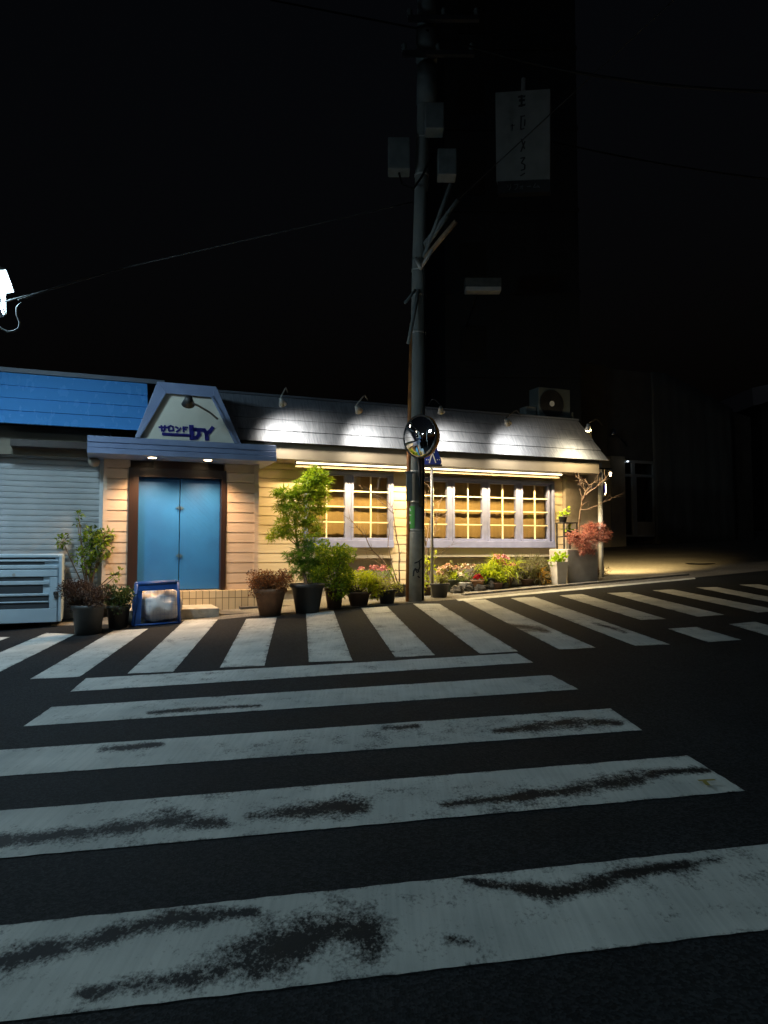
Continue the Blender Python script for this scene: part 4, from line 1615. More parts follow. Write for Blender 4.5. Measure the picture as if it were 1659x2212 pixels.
# ------------------------------------------------------------------ plants
def rv():
    while True:
        v = Vector((rnd.uniform(-1, 1), rnd.uniform(-1, 1), rnd.uniform(-1, 1)))
        if .02 < v.length < 1: return v.normalized()

def leaf(mb, p, d, up, L, Wd, kind):
    d = d.normalized()
    s = d.cross(up)
    if s.length < .05: s = d.cross(Vector((1, 0, 0)))
    s.normalize()
    n_ = s.cross(d)
    if kind == 'oval':
        a = mb.p(p); b = mb.p(p + d * L * .45 + s * Wd + n_ * .15 * L); c = mb.p(p + d * L - n_ * .12 * L); e = mb.p(p + d * L * .45 - s * Wd + n_ * .15 * L)
        m_ = mb.p(p + d * L * .5)
        mb.f += [[a, m_, b], [b, m_, c], [c, m_, e], [e, m_, a]]
    elif kind == 'maple':
        c = mb.p(p)
        tips = []
        for k, (ang, ln) in enumerate(((-115, .55), (-62, .85), (0, 1.0), (62, .85), (115, .55))):
            w = R(ang)
            tips.append((p + (d * math.cos(w) + s * math.sin(w)) * L * ln - n_ * L * .14 * ln, w, ln))
        prev = None
        for k, (t_, w, ln) in enumerate(tips):
            a = w - R(15); b = w + R(15)
            l_ = mb.p(p + (d * math.cos(a) + s * math.sin(a)) * L * .36 * ln)
            r_ = mb.p(p + (d * math.cos(b) + s * math.sin(b)) * L * .42 * ln)
            mb.f.append([c, l_, mb.p(t_), r_])
    elif kind == 'blade':
        prev = None
        q, dd = p.copy(), d.copy()
        for k in range(4):
            w = Wd * (1 - k / 3.4)
            a, b = mb.p(q + s * w), mb.p(q - s * w)
            if prev: mb.f.append([prev[0], a, b, prev[1]])
            prev = (a, b)
            q = q + dd * L / 3
            dd = (dd + Vector((0, 0, -.42))).normalized()
    elif kind == 'round':
        pts = [mb.p(p + (d * (.5 + .5 * math.cos(w)) * L + s * math.sin(w) * Wd - n_ * L * .1 * abs(math.sin(w)))) for w in [k * math.pi / 4 for k in range(8)]]
        mb.f.append(pts)

def clump(mb, c, r, n_, L, kind='oval', wd=.3, droop=.0, out=.8, rz=1.0):
    for _ in range(n_):
        v = rv()
        rad = r * (rnd.random() ** .45)
        p = c + Vector((v.x * rad, v.y * rad, v.z * rad * rz))
        d = (v * out + rv() * .7 + Vector((0, 0, .15 - droop)))
        up = (Vector((0, 0, 1)) + rv() * .55)
        l_ = L * rnd.uniform(.6, 1.25)
        leaf(mb, p, d, up, l_, l_ * wd, kind)

POTS = {
 'round': lambda h, rt, rb: [(0, 0), (rb, 0), (rt * .96, h * .86), (rt * 1.06, h * .86), (rt * 1.08, h), (rt * .95, h), (rt * .92, h * .9), (0, h * .9)],
 'bowl': lambda h, rt, rb: [(0, 0), (rb, 0), (rt * .85, h * .4), (rt, h * .9), (rt * 1.03, h), (rt * .95, h), (rt * .92, h * .9), (0, h * .9)],
}
def pot(parent, base, h, rt, rb, m, kind='round', square=False):
    mb = MB()
    prof = POTS[kind](h, rt, rb)
    mb.lathe(prof, 4 if square else 28, (0, 0, 0), square=False)
    if square:
        c, s = math.cos(ANG), math.sin(ANG)
        mb.v = [Vector((q.x * c - q.y * s, q.x * s + q.y * c, q.z)) for q in mb.v]
    o = mb.build('pot', m, parent, smooth=not square, local=True)
    if not square:
        for p in o.data.polygons: p.use_smooth = abs(p.normal.z) < .8
    mb = MB()
    mb.lathe([(rt * .93, h * .89), (rt * .93, h * .915), (0, h * .93)], 4 if square else 20)
    if square:
        mb.v = [Vector((q.x * c - q.y * s, q.x * s + q.y * c, q.z)) for q in mb.v]
    mb.build('soil', M['soil'], parent, local=True)
    return h * .9

def stems(mb, base, targets, r0, r1=.004, wob=.05):
    for t_ in targets:
        mid1 = base.lerp(t_, .35) + rv() * wob
        mid2 = base.lerp(t_, .7) + rv() * wob
        mb.tube([base + Vector((rnd.uniform(-1, 1), rnd.uniform(-1, 1), 0)) * r0, mid1, mid2, t_], [r0, r0 * .8, (r0 + r1) / 2, r1], 6)

def base_at(px, py, v=None):
    p = gp(px, py)
    if v is not None:
        p = fp(px, py, v)
        p.z = gz(p.x, p.y)
    return p

LM = {
 'maple': leafmat('maple_green', (.12, .24, .012), (.46, .54, .02), .5, 22),
 'maple2': leafmat('maple_dark_green', (.07, .17, .02), (.15, .27, .025), .45),
 'redbrown': leafmat('red_brown_leaf', (.20, .075, .03), (.34, .15, .045), .35, 14),
 'midgreen': leafmat('mid_green', (.14, .24, .018), (.26, .36, .025), .45),
 'lime': leafmat('lime_green', (.38, .48, .015), (.55, .60, .03), .5, 14),
 'olive': leafmat('olive_leaf', (.20, .21, .05), (.32, .31, .08), .4, 14),
 'dull': leafmat('dull_green', (.09, .095, .04), (.18, .17, .07), .4, 14),
 'darkgreen': leafmat('dark_green', (.03, .06, .015), (.06, .10, .02), .3, 12),
 'brownleaf': leafmat('brown_leaf', (.05, .030, .022), (.10, .055, .035), .25, 14),
 'bright': leafmat('bright_leaf', (.30, .50, .02), (.48, .60, .04), .45, 14),
 'redmaple': leafmat('red_maple', (.16, .03, .03), (.80, .38, .28), .35, 26),
 'pink': leafmat('pink_petal', (.60, .20, .22), (.70, .36, .34), .4, 20),
 'palepink': leafmat('pale_pink_petal', (.62, .36, .26), (.66, .50, .34), .4, 20),
 'white': leafmat('white_petal', (.72, .68, .54), (.66, .58, .42), .4, 20),
 'red': leafmat('red_petal', (.55, .008, .012), (.42, .005, .02), .3, 20),
 'orange': leafmat('orange_leaf', (.48, .24, .02), (.58, .34, .03), .4, 14),
}

def bush(name, label, cat, base, ph, prt, prb, pm, cl, leafm, kind='oval', L=.05, wd=.3, dens=160, group=None, potkind='round', square=False,
         flowers=None, stemm='bark', droop=0., rz=1.0, leaf2=None, out=.8):
    """cl: clump list (dx, dy, z above pot rim, radius)"""
    t = thing(name, label, cat, base, 0, group)
    h = pot(t, base, ph, prt, prb, M[pm], potkind, square) if ph else 0.0
    if cat in ('flowering plant', 'leafy plant', 'plant', 'shrub') or 'yellow' in label or 'pot right of the tall' in label:
        cl = [(x * 1.15, y * 1.25, z * 1.25 + .02, r * 1.35) for x, y, z, r in cl]
        dens = dens * .85
    C = [Vector((x, y, h + z)) for x, y, z, r in cl]
    mb = MB()
    stems(mb, Vector((0, 0, h)), C, .012 if ph else .02, wob=.03)
    mb.build('stem', M[stemm], t, smooth=True, local=True)
    mb = MB()
    for c_, (x, y, z, r) in zip(C, cl):
        clump(mb, c_, r, int(dens * (r / .15) ** 1.7), L, kind, wd, droop, out, rz)
    mb.build('foliage', LM[leafm], t, local=True)
    if leaf2:
        mb = MB()
        for c_, (x, y, z, r) in zip(C, cl):
            clump(mb, c_, r * 1.02, int(dens * .35 * (r / .15) ** 1.7), L, kind, wd, droop, out, rz)
        mb.build('young_foliage', LM[leaf2], t, local=True)
    for fl in (flowers or []):
        fm, fcl, fn, fL = fl
        mb = MB()
        for x, y, z, r in fcl:
            c_ = Vector((x, y, h + z))
            for _ in range(fn):
                v = rv(); p = c_ + Vector((v.x, v.y, abs(v.z) * .8)) * r * rnd.uniform(.5, 1)
                nrm = (v + Vector((0, -.4, .6)))
                for k in range(5):
                    w = k * 2 * math.pi / 5 + rnd.random()
                    tan = nrm.normalized().cross(rv()).normalized()
                    dd = (Matrix.Rotation(w, 3, nrm.normalized()) @ tan) + nrm.normalized() * .3
                    leaf(mb, p, dd, nrm, fL, fL * .42, 'round')
        mb.build('blossoms', LM[fm], t, local=True)
    return t

def px2m(base):  # photo units -> metres at that depth
    return base.y / F0

# --- left group
def scatter(nx, rx, ry, z0, z1, r, seed):
    q = random.Random(seed)
    return [(q.uniform(-rx, rx), q.uniform(-ry, ry), q.uniform(z0, z1), r * q.uniform(.75, 1.15)) for _ in range(nx)]

b = base_at(190, 1369)
k = px2m(b)
bush('potted_shrub', 'dark brown heather-like shrub in a large grey pot beside the white bin', 'potted plant', b, 62 * k, 33 * k, 26 * k, 'greypot',
     scatter(10, 46 * k, .18, .03, 46 * k, 20 * k, 1), 'brownleaf', 'oval', .034, .25, 620)
b = base_at(190, 1340, vb_ - .55)
k = px2m(b)
C = [(-58 * k, 0, 118 * k, .10), (0, .05, 128 * k, .17), (22 * k, 0, 108 * k, .19), (-8 * k, -.05, 88 * k, .17), (30 * k, .05, 134 * k, .12), (15 * k, .1, 82 * k, .13),
     (-25 * k, 0, 175 * k, .05), (58 * k, -.05, 42 * k, .06), (70 * k, -.08, 55 * k, .04), (-28 * k, 0, 158 * k, .04), (0, 0, 60 * k, .10)]
bush('potted_shrub', 'tall loose green shrub with thin stems rising before the shutter', 'potted plant', b, 55 * k, 26 * k, 21 * k, 'blackpot', C, 'midgreen', 'oval', .07, .30, 95, leaf2='darkgreen')
b = base_at(255, 1356)
k = px2m(b)
bush('potted_shrub', 'low dark green shrub in a dark pot just left of the blue cage', 'potted plant', b, 48 * k, 24 * k, 19 * k, 'blackpot',
     scatter(8, 30 * k, .12, 5 * k, 34 * k, 18 * k, 3), 'darkgreen', 'oval', .045, .28, 220)

# --- right of the door
b = base_at(583, 1329)
k = px2m(b)
bush('potted_shrub', 'rounded red-brown shrub in a terracotta pot right of the steps', 'potted plant', b, 57 * k, 34 * k, 22 * k, 'terracotta',
     scatter(15, 34 * k, .20, 2 * k, 30 * k, 20 * k, 4), 'redbrown', 'oval', .032, .28, 300, leaf2='brownleaf')

# green maple
b = base_at(664, 1323)
k = px2m(b)
t = thing('potted_maple', 'tall green Japanese maple in a big black pot before the left window', 'potted tree', b)
h = pot(t, b, 62 * k, 35 * k, 25 * k, M['blackpot'])
def mp(px, py, v):     # photo point at facade offset v, in the thing's local frame
    return fp(px, py, v) - b
trunk = [Vector((0, 0, h)), mp(652, 1225, 1.35), mp(643, 1180, 1.15), mp(637, 1130, 1.0), mp(641, 1090, .95), mp(660, 1050, .9), mp(682, 1028, .85)]
mb = MB()
mb.tube(trunk, [.026, .024, .021, .018, .014, .01, .005], 9)
br_t = [(610, 1065, .95), (600, 1078, 1.05), (622, 1105, 1.0), (675, 1075, .95), (692, 1050, .9), (690, 1090, .95), (605, 1120, 1.1), (668, 1135, 1.15), (613, 1150, 1.2), (596, 1158, 1.1),
        (672, 1185, 1.2), (688, 1190, 1.25), (637, 1205, 1.3), (662, 1230, 1.4)]
for x, y, v in br_t:
    e = mp(x, y, v)
    best = min(trunk[1:], key=lambda q_: (q_ - e - Vector((0, 0, -.15))).length)
    mb.tube([best, best.lerp(e, .5) + Vector((0, 0, .06)), e], [.010, .007, .003], 6)
mb.build('trunk', M['bark'], t, smooth=True, local=True)
mcl = [(684, 1024, .85, .13), (700, 1036, .85, .11), (668, 1034, .88, .14), (655, 1048, .92, .13), (690, 1055, .9, .14), (697, 1075, .9, .10), (672, 1070, .95, .16), (640, 1062, .95, .14),
       (612, 1066, 1.0, .09), (598, 1064, 1.05, .06), (625, 1080, 1.0, .13), (608, 1098, 1.05, .09), (632, 1102, 1.05, .13), (670, 1098, 1.0, .14), (694, 1098, .95, .09), (652, 1122, 1.1, .12),
       (615, 1130, 1.1, .12), (676, 1130, 1.1, .13), (685, 1150, 1.1, .08), (606, 1150, 1.15, .10), (588, 1158, 1.1, .06), (662, 1160, 1.2, .12), (625, 1150, 1.2, .10)]
mlo = [(655, 1185, 1.3, .12), (680, 1180, 1.3, .12), (697, 1192, 1.3, .07), (640, 1205, 1.35, .12), (665, 1210, 1.4, .15), (690, 1215, 1.4, .10), (645, 1232, 1.5, .12), (675, 1240, 1.5, .13), (623, 1200, 1.35, .06)]
for lst, nm, mm, dens in ((mcl, 'foliage', 'maple', 105), (mlo, 'lower_foliage', 'maple2', 95)):
    mb = MB()
    for x, y, v, r in lst:
        clump(mb, mp(x, y, v), r * 1.38, int(dens * (r / .13) ** 1.6), .105, 'maple', .3, .25, .6, .75)
    mb.build(nm, LM[mm], t, local=True)

b = base_at(722, 1313)
k = px2m(b)
bush('potted_shrub', 'bushy green leafy shrub in a brown pot right of the tall green maple', 'potted plant', b, 42 * k, 20 * k, 15 * k, 'brownpot',
     scatter(16, 30 * k, .16, 2 * k, 66 * k, 16 * k, 5), 'midgreen', 'oval', .055, .32, 190, leaf2='lime')
b = base_at(775, 1308)
k = px2m(b)
bush('potted_shrub', 'bright yellow-green low shrub in a wide brown pot', 'potted plant', b, 30 * k, 26 * k, 18 * k, 'brownpot',
     scatter(14, 34 * k, .16, -4 * k, 26 * k, 14 * k, 6), 'lime', 'oval', .040, .42, 260)
b = base_at(815, 1296, .75)
k = px2m(b)
bush('flowering_plant', 'pink flowering plant behind the yellow-green shrub', 'flowering plant', b, 26 * k, 18 * k, 14 * k, 'blackpot',
     scatter(7, 24 * k, .10, 4 * k, 28 * k, 12 * k, 7), 'midgreen', 'oval', .045, .3, 120,
     flowers=[('pink', [(-6 * k, -.05, 38 * k, .10), (12 * k, -.05, 36 * k, .12), (-34 * k, -.05, 38 * k, .06)], 22, .034)])
b = base_at(836, 1303)
k = px2m(b)
bush('potted_shrub', 'small yellow-olive shrub in a black pot left of the utility pole', 'potted plant', b, 30 * k, 20 * k, 15 * k, 'blackpot',
     scatter(9, 26 * k, .12, 0, 18 * k, 12 * k, 8), 'olive', 'oval', .034, .3, 220, leaf2='lime')

# bare tree in front of the windows
def bare(label, b, h, starts, paths, m, r=.012):
    t = thing('bare_tree', label, 'tree', b)
    if h:
        pot(t, b, h, .16, .12, M['blackpot'])
    mb = MB()
    root = Vector((0, 0, h * .9))
    for pth, rr0 in paths:
        pts = [fp(x, y, v) - b for x, y, v in pth]
        n_ = len(pts)
        # jitter between
        fine = [pts[0]]
        for a_, c_ in zip(pts, pts[1:]):
            fine += [a_.lerp(c_, .5) + rv() * .012, c_]
        mb.tube(fine, [rr0 * (1 - .75 * i / (len(fine) - 1)) for i in range(len(fine))], 6)
        # twigs
        for i in range(2, len(fine)):
            for _ in range(2):
                if rnd.random() < .75:
                    d = (fine[i] - fine[i - 1]).normalized() + rv() * .9 + Vector((0, 0, .3))
                    l_ = rnd.uniform(.08, .24)
                    q1 = fine[i] + d.normalized() * l_ * .5 + rv() * .01
                    q2 = q1 + (d.normalized() + rv() * .4) * l_ * .5
                    mb.tube([fine[i], q1, q2], [rr0 * .32, rr0 * .22, .0015], 5)
    mb.build('branches', m, t, smooth=True, local=True)
    return t
b = base_at(862, 1297, .8)
bare('leafless many-stemmed tree with thin bent branches left of the utility pole', b, .22, None,
     [([(862, 1280, .8), (848, 1245, .8), (828, 1212, .75), (805, 1190, .7), (790, 1160, .7), (772, 1140, .65), (755, 1120, .6)], .017),
      ([(862, 1280, .8), (862, 1220, .8), (861, 1180, .75), (855, 1150, .7), (850, 1110, .65), (842, 1085, .6)], .015),
      ([(860, 1262, .8), (845, 1215, .75), (838, 1180, .7), (842, 1150, .65), (835, 1120, .6)], .012),
      ([(838, 1230, .75), (815, 1215, .7), (795, 1205, .65), (770, 1210, .6)], .008),
      ([(850, 1110, .6), (830, 1090, .6), (808, 1072, .6), (793, 1060, .6)], .008),
      ([(842, 1090, .6), (828, 1075, .6), (815, 1070, .6)], .006)], M['bark'])
b = base_at(925, 1290, .75)
bare('leafless pale shrub with upright twigs right of the utility pole', b, 0, None,
     [([(924, 1285, .75), (926, 1230, .75), (920, 1180, .75), (928, 1130, .75), (938, 1090, .75), (930, 1055, .75)], .015),
      ([(926, 1200, .75), (940, 1150, .75), (943, 1110, .75), (955, 1075, .75)], .010),
      ([(920, 1180, .75), (912, 1140, .75), (922, 1090, .75), (918, 1062, .75)], .010),
      ([(928, 1140, .75), (945, 1120, .75), (962, 1112, .75), (980, 1100, .75)], .007)], M['palebark'])
# branch leaning past the pole
b = base_at(908, 1288, 1.1)
bare('thin dark bare branch leaning past the foot of the utility pole', b, 0, None,
     [([(905, 1286, 1.1), (908, 1250, 1.1), (922, 1225, 1.05), (940, 1205, 1.0), (955, 1190, .95), (975, 1178, .9)], .009)], M['bark'], )

# --- right hand bed
b = base_at(921, 1289, .95)
k = px2m(b)
bush('leafy_plant', 'yellow-green leafy plant between the utility pole and the sign post', 'plant', b, 18 * k, 12 * k, 10 * k, 'brownpot',
     [(-4 * k, 0, 10 * k, .09), (4 * k, 0, 30 * k, .10), (0, -.05, 46 * k, .09), (14 * k, 0, 54 * k, .05), (-2 * k, 0, -2 * k, .08)], 'lime', 'round', .06, .38, 70)
b = base_at(950, 1290)
k = px2m(b)
bush('potted_plant', 'dark pot of sparse green leaves right of the sign post', 'potted plant', b, 30 * k, 20 * k, 15 * k, 'greypot',
     scatter(6, 16 * k, .08, 2 * k, 18 * k, 10 * k, 10), 'olive', 'oval', .045, .3, 120)
b = base_at(974, 1275, .65)
k = px2m(b)
bush('flowering_plant', 'pale pink flowering plant with many small blossoms right of the sign post', 'flowering plant', b, 26 * k, 18 * k, 14 * k, 'greenpot',
     scatter(8, 22 * k, .10, 2 * k, 24 * k, 10 * k, 11), 'olive', 'oval', .04, .3, 110,
     flowers=[('palepink', scatter(9, 22 * k, .08, 10 * k, 34 * k, 10 * k, 12), 22, .036)])
b = base_at(1003, 1262, .75)
k = px2m(b)
bush('flowering_plant', 'white-flowered plant in a pale bowl beside the red flower', 'flowering plant', b, 19 * k, 17 * k, 9 * k, 'whitepot',
     scatter(5, 13 * k, .06, 0, 10 * k, 8 * k, 13), 'midgreen', 'oval', .035, .3, 90, potkind='bowl',
     flowers=[('white', scatter(7, 16 * k, .06, 4 * k, 20 * k, 8 * k, 14), 16, .03)])
b = base_at(1012, 1258, .70)
k = px2m(b)
bush('flowering_plant', 'taller plant with cream and pink blossoms behind the pale bowl', 'flowering plant', b, 22 * k, 14 * k, 11 * k, 'greenpot',
     scatter(6, 18 * k, .06, 4 * k, 26 * k, 9 * k, 15), 'dull', 'oval', .04, .3, 90,
     flowers=[('palepink', scatter(5, 16 * k, .06, 22 * k, 36 * k, 7 * k, 16), 9, .02), ('white', scatter(3, 14 * k, .06, 20 * k, 34 * k, 6 * k, 17), 8, .02)])
b = base_at(1031, 1264, .85)
k = px2m(b)
bush('flowering_plant', 'bright red flower in a brown pot', 'flowering plant', b, 23 * k, 14 * k, 10 * k, 'terracotta',
     scatter(4, 9 * k, .05, 0, 8 * k, 7 * k, 18), 'darkgreen', 'oval', .035, .36, 80,
     flowers=[('red', [(-2 * k, -.03, 6 * k, .055), (4 * k, -.03, 7 * k, .055), (1 * k, -.03, 10 * k, .05)], 20, .034)])
b = base_at(1060, 1262, .75)
k = px2m(b)
bush('leafy_plant', 'light green leafy plant in a dark pot right of the red flower', 'plant', b, 24 * k, 17 * k, 13 * k, 'greenpot',
     scatter(8, 20 * k, .08, 0, 18 * k, 10 * k, 19), 'lime', 'oval', .05, .36, 130, leaf2='midgreen')
b = base_at(1088, 1260, .72)
k = px2m(b)
bush('flowering_plant', 'large green plant topped by many pink blossoms', 'flowering plant', b, 22 * k, 20 * k, 15 * k, 'brownpot',
     scatter(8, 26 * k, .10, 4 * k, 22 * k, 11 * k, 20), 'lime', 'blade', .22, .035, 70, leaf2='midgreen',
     flowers=[('pink', scatter(10, 24 * k, .08, 28 * k, 46 * k, 9 * k, 21), 16, .030)])
b = base_at(1135, 1258, .65)
k = px2m(b)
bush('grassy_shrub', 'dull olive wispy shrub between the pink blossoms and the white planter', 'shrub', b, 14 * k, 20 * k, 16 * k, 'brownpot',
     scatter(12, 30 * k, .10, 0, 28 * k, 12 * k, 22), 'dull', 'blade', .16, .03, 130)
b = base_at(1171, 1254, .75)
k = px2m(b)
bush('leafy_plant', 'small orange-yellow drooping plant beside the white planter', 'plant', b, 10 * k, 10 * k, 8 * k, 'brownpot',
     [(0, 0, 6 * k, .07), (4 * k, 0, 0, .06), (-2 * k, -.03, 10 * k, .06)], 'orange', 'blade', .16, .10, 70)
b = base_at(1207, 1252, 1.0)
k = px2m(b)
bush('planter', 'tall tapered white planter with bright green leaves', 'planter', b, 50 * k, 20 * k, 15 * k, 'whitepot',
     [(0, 0, 6 * k, .10), (-8 * k, 0, 10 * k, .09), (8 * k, 0, 12 * k, .09), (0, -.05, 16 * k, .08), (-14 * k, 0, 4 * k, .05)], 'bright', 'round', .075, .42, 60, square=True)
for i, (px, py, v, lm_, lab) in enumerate(((962, 1262, .60, 'lime', 'small lime leafy clump behind the sparse dark pot'), (990, 1256, .55, 'midgreen', 'green leafy clump between the pale pink flowers and the cream blossoms'),
        (1046, 1256, .58, 'lime', 'lime leafy clump behind the bright red flower'), (1074, 1262, .9, 'lime', 'low lime clump in front of the pink-topped plant'),
        (1112, 1254, .62, 'lime', 'lime leafy clump right of the pink-topped plant'), (1152, 1256, .70, 'olive', 'low olive clump left of the orange-yellow plant'), (1186, 1252, .6, 'dull', 'dull green clump close to the white planter'))):
    b = base_at(px, py, v)
    k = px2m(b)
    bush('leafy_plant', lab, 'plant', b, 14 * k, 12 * k, 9 * k, 'brownpot', scatter(7, 14 * k, .06, 0, 20 * k, 8 * k, 70 + i), lm_, 'oval', .05, .38, 130)
# stand with two small bright plants
for (px, py, lab, zb_off) in ((1216, 1128, 'small bright green plant on the upper tier left of the red maple', 0), (1227, 1158, 'small bright green plant on the lower tier left of the red maple', 0)):
    vv = .55
    b = fp(px, py, vv)
    k = px2m(b)
    bush('potted_plant', lab, 'potted plant', b, 12 * k, 9 * k, 7 * k, 'greypot',
         [(-6 * k, 0, 4 * k, .06), (5 * k, 0, 6 * k, .07), (0, 0, 10 * k, .05)] + ([(9 * k, 0, 20 * k, .035)] if py < 1140 else []), 'bright', 'round', .06, .4, 75)
t = thing('plant_stand', 'dark two-tier plant stand behind the tall white planter', 'plant stand', base_at(1222, 1250, .5), ANG)
m1 = FM()
us0, us1 = U(1208, 1150, .5), U(1236, 1150, .5)
gzz = ground_under(us0, .5)
for u_ in (us0, us1):
    for v_ in (.42, .66):
        m1 = FM()
        m1.box((u_ - .012, v_ - .012, gzz - .1), (u_ + .012, v_ + .012, Z(1216, 1128.6, .55) - .021))
        m1.build('leg', M['blackm'], t)
m1 = FM()
m1.box((us0 - .02, .40, Z(1216, 1128.6, .55) - .02), (us1 + .02, .68, Z(1216, 1128.6, .55)))
m1.build('shelf', M['blackm'], t)
m1 = FM()
m1.box((us0 - .01, .405, Z(1227, 1158.6, .55) - .02), (us1 + .01, .675, Z(1227, 1158.6, .55)))
m1.build('shelf', M['blackm'], t)
# large grey planter with red maple
vP = .95
t = thing('red_maple_planter', 'spreading red maple in a large grey box planter at the right corner', 'potted tree', base_at(1258, 1246, vP), ANG)
rootM = t
m1 = FM()
up0, up1 = U(1226, 1220, vP), U(1292, 1220, vP)
zp1 = Z(1258, 1186, vP)
m1.box((up0, vP - .62, ground_under(up0, vP) - .1), (up1, vP, zp1))
m1.build('pot', mat('grey_planter', (.44, .41, .37), .8, var=(.33, .31, .27), vscale=4, bump=.2), t, bevel=.02)
invM = root_matrix(t).inverted()
def wm(px, py, v): return fp(px, py, v)
mb = MB()
for pth, r0 in (([(1250, 1190, .7), (1255, 1165, .75), (1262, 1150, .85), (1285, 1142, .95), (1305, 1150, 1.0)], .022),
                ([(1250, 1190, .7), (1245, 1172, .8), (1252, 1165, .95), (1268, 1168, 1.1)], .016),
                ([(1262, 1152, .85), (1275, 1140, .9), (1282, 1134, .9)], .010)):
    mb.tube([wm(*q_) for q_ in pth], [r0 * (1 - .7 * i / (len(pth) - 1)) for i in range(len(pth))], 7)
mb.build('trunk', M['bark'], t, smooth=True)
mb = MB()
rcl = [(1262, 1146, .9, .10), (1276, 1138, .9, .11), (1290, 1142, .95, .12), (1304, 1150, 1.0, .11), (1312, 1157, 1.0, .08), (1283, 1132, .9, .06), (1236, 1156, 1.0, .08), (1250, 1160, 1.0, .10), (1265, 1158, 1.05, .11),
       (1282, 1156, 1.1, .12), (1298, 1162, 1.1, .10), (1243, 1170, 1.05, .09), (1258, 1174, 1.15, .11), (1274, 1174, 1.15, .11), (1262, 1187, 1.2, .09), (1275, 1188, 1.2, .07), (1232, 1164, 1.0, .05)]
for x, y, v, r in rcl:
    clump(mb, wm(x, y, v), r * 1.35, int(58 * (r / .1) ** 1.6), .095, 'maple', .3, .3, .6, .7)
mb.build('foliage', LM['redmaple'], t)
# bare tree on the right corner
b = base_at(1246, 1240, .45)
t_ = bare('leafless tree with lamp-lit crooked branches at the right corner of the salon', b, 0, None,
     [([(1243, 1236, .45), (1246, 1190, .45), (1249, 1140, .48), (1253, 1110, .55), (1258, 1075, .7)], .034),
      ([(1257, 1082, .7), (1270, 1065, .85), (1285, 1055, .95), (1298, 1043, 1.0), (1308, 1032, 1.0)], .020),
      ([(1262, 1073, .8), (1265, 1062, .8), (1258, 1052, .8), (1253, 1044, .8)], .014),
      ([(1265, 1063, .8), (1275, 1052, .8), (1268, 1042, .8), (1255, 1038, .8), (1248, 1032, .8)], .012),
      ([(1272, 1048, .8), (1283, 1042, .9), (1290, 1038, .9)], .010),
      ([(1255, 1100, .6), (1270, 1100, .7), (1290, 1092, .8), (1315, 1080, .9), (1328, 1072, .9)], .010)], M['palebark'])
# dark low plants before the planter
for i, (px, py) in enumerate(((1262, 1249), (1281, 1247), (1302, 1246))):
    b = base_at(px, py)
    k = px2m(b)
    bush('ground_plant', ['small dark leafless-looking weed before the left part of the grey planter', 'taller dark weed before the middle of the grey planter', 'low dark weed at the right corner of the grey planter'][i],
         'plant', b, 0, 0, 0, None, scatter(5, 9 * k, .05, 2 * k, (14, 24, 10)[i] * k, 7 * k, 30 + i), 'brownleaf', 'oval', .035, .3, 110)
# edging rocks
def rock(base, s, label, seed):
    mb = MB()
    q = random.Random(seed)
    off = Vector((q.uniform(0, 9), q.uniform(0, 9), 0))
    nu, nv = 14, 8
    vid = []
    for j in range(nv + 1):
        th = math.pi * j / nv
        row = []
        for i in range(nu):
            ph = 2 * math.pi * i / nu
            dd = Vector((math.sin(th) * math.cos(ph), math.sin(th) * math.sin(ph), math.cos(th)))
            kk = 1 + .45 * noise.noise(dd * 1.4 + off) + .2 * noise.noise(dd * 3.5 + off)
            row.append(mb.p(*(base + Vector((dd.x * s[0] * kk, dd.y * s[1] * kk, max(-.04, dd.z * s[2] * kk + s[2] * .5))))))
        vid.append(row)
    for j in range(nv):
        for i in range(nu):
            mb.f.append([vid[j][i], vid[j + 1][i], vid[j + 1][(i + 1) % nu], vid[j][(i + 1) % nu]])
    return tag(mb.build('edging_rock', M['rock']), label, 'rock', group='edging rocks of the flower bed')
RK = [(990, 1281, .13, .10, 'dark edging rock under the pale pink flowers'), (1012, 1277, .10, .09, 'edging rock below the pale flower bowl'), (1034, 1276, .14, .10, 'wide edging rock below the red flower'),
      (1062, 1273, .12, .11, 'edging rock below the light green leafy plant'), (1086, 1271, .13, .09, 'low edging rock below the pink blossoms'), (1108, 1268, .15, .12, 'largest pale edging rock right of the pink blossoms'),
      (1138, 1265, .12, .08, 'edging rock below the olive wispy shrub'), (1166, 1262, .14, .07, 'flat edging rock by the orange-yellow plant'), (1225, 1257, .16, .06, 'flat edging rock at the foot of the grey planter')]
for i, (px, py, sx, sz, lab) in enumerate(RK):
    rock(base_at(px, py), (sx, .10, sz), lab, 50 + i)

# ------------------------------------------------------------------ street lamps
LP = at(-34, 632, 8.2)
t = thing('street_lamp', 'glowing cool white street lantern at the left edge above the blue roof', 'street lamp', (LP.x - 1.1, LP.y + .3, gz(LP.x - 1.1, LP.y + .3)))
mb = MB()
mb.tube([(LP.x - 1.1, LP.y + .3, gz(LP.x - 1.1, LP.y) - .2), (LP.x - 1.1, LP.y + .3, LP.z + .5)], .06, 14)
mb.tube([(LP.x - 1.1, LP.y + .3, LP.z + .4), (LP.x - .6, LP.y + .15, LP.z + .5), (LP.x - .1, LP.y, LP.z + .36)], .03, 10)
mb.build('post', M['greybox'], t, smooth=True)
rot = Matrix.Rotation(R(-16), 3, 'Y') @ Matrix.Rotation(R(20), 3, 'Z')
TL = lambda a, b, c: LP + rot @ Vector((a, b, c))
mb = MB(TL)
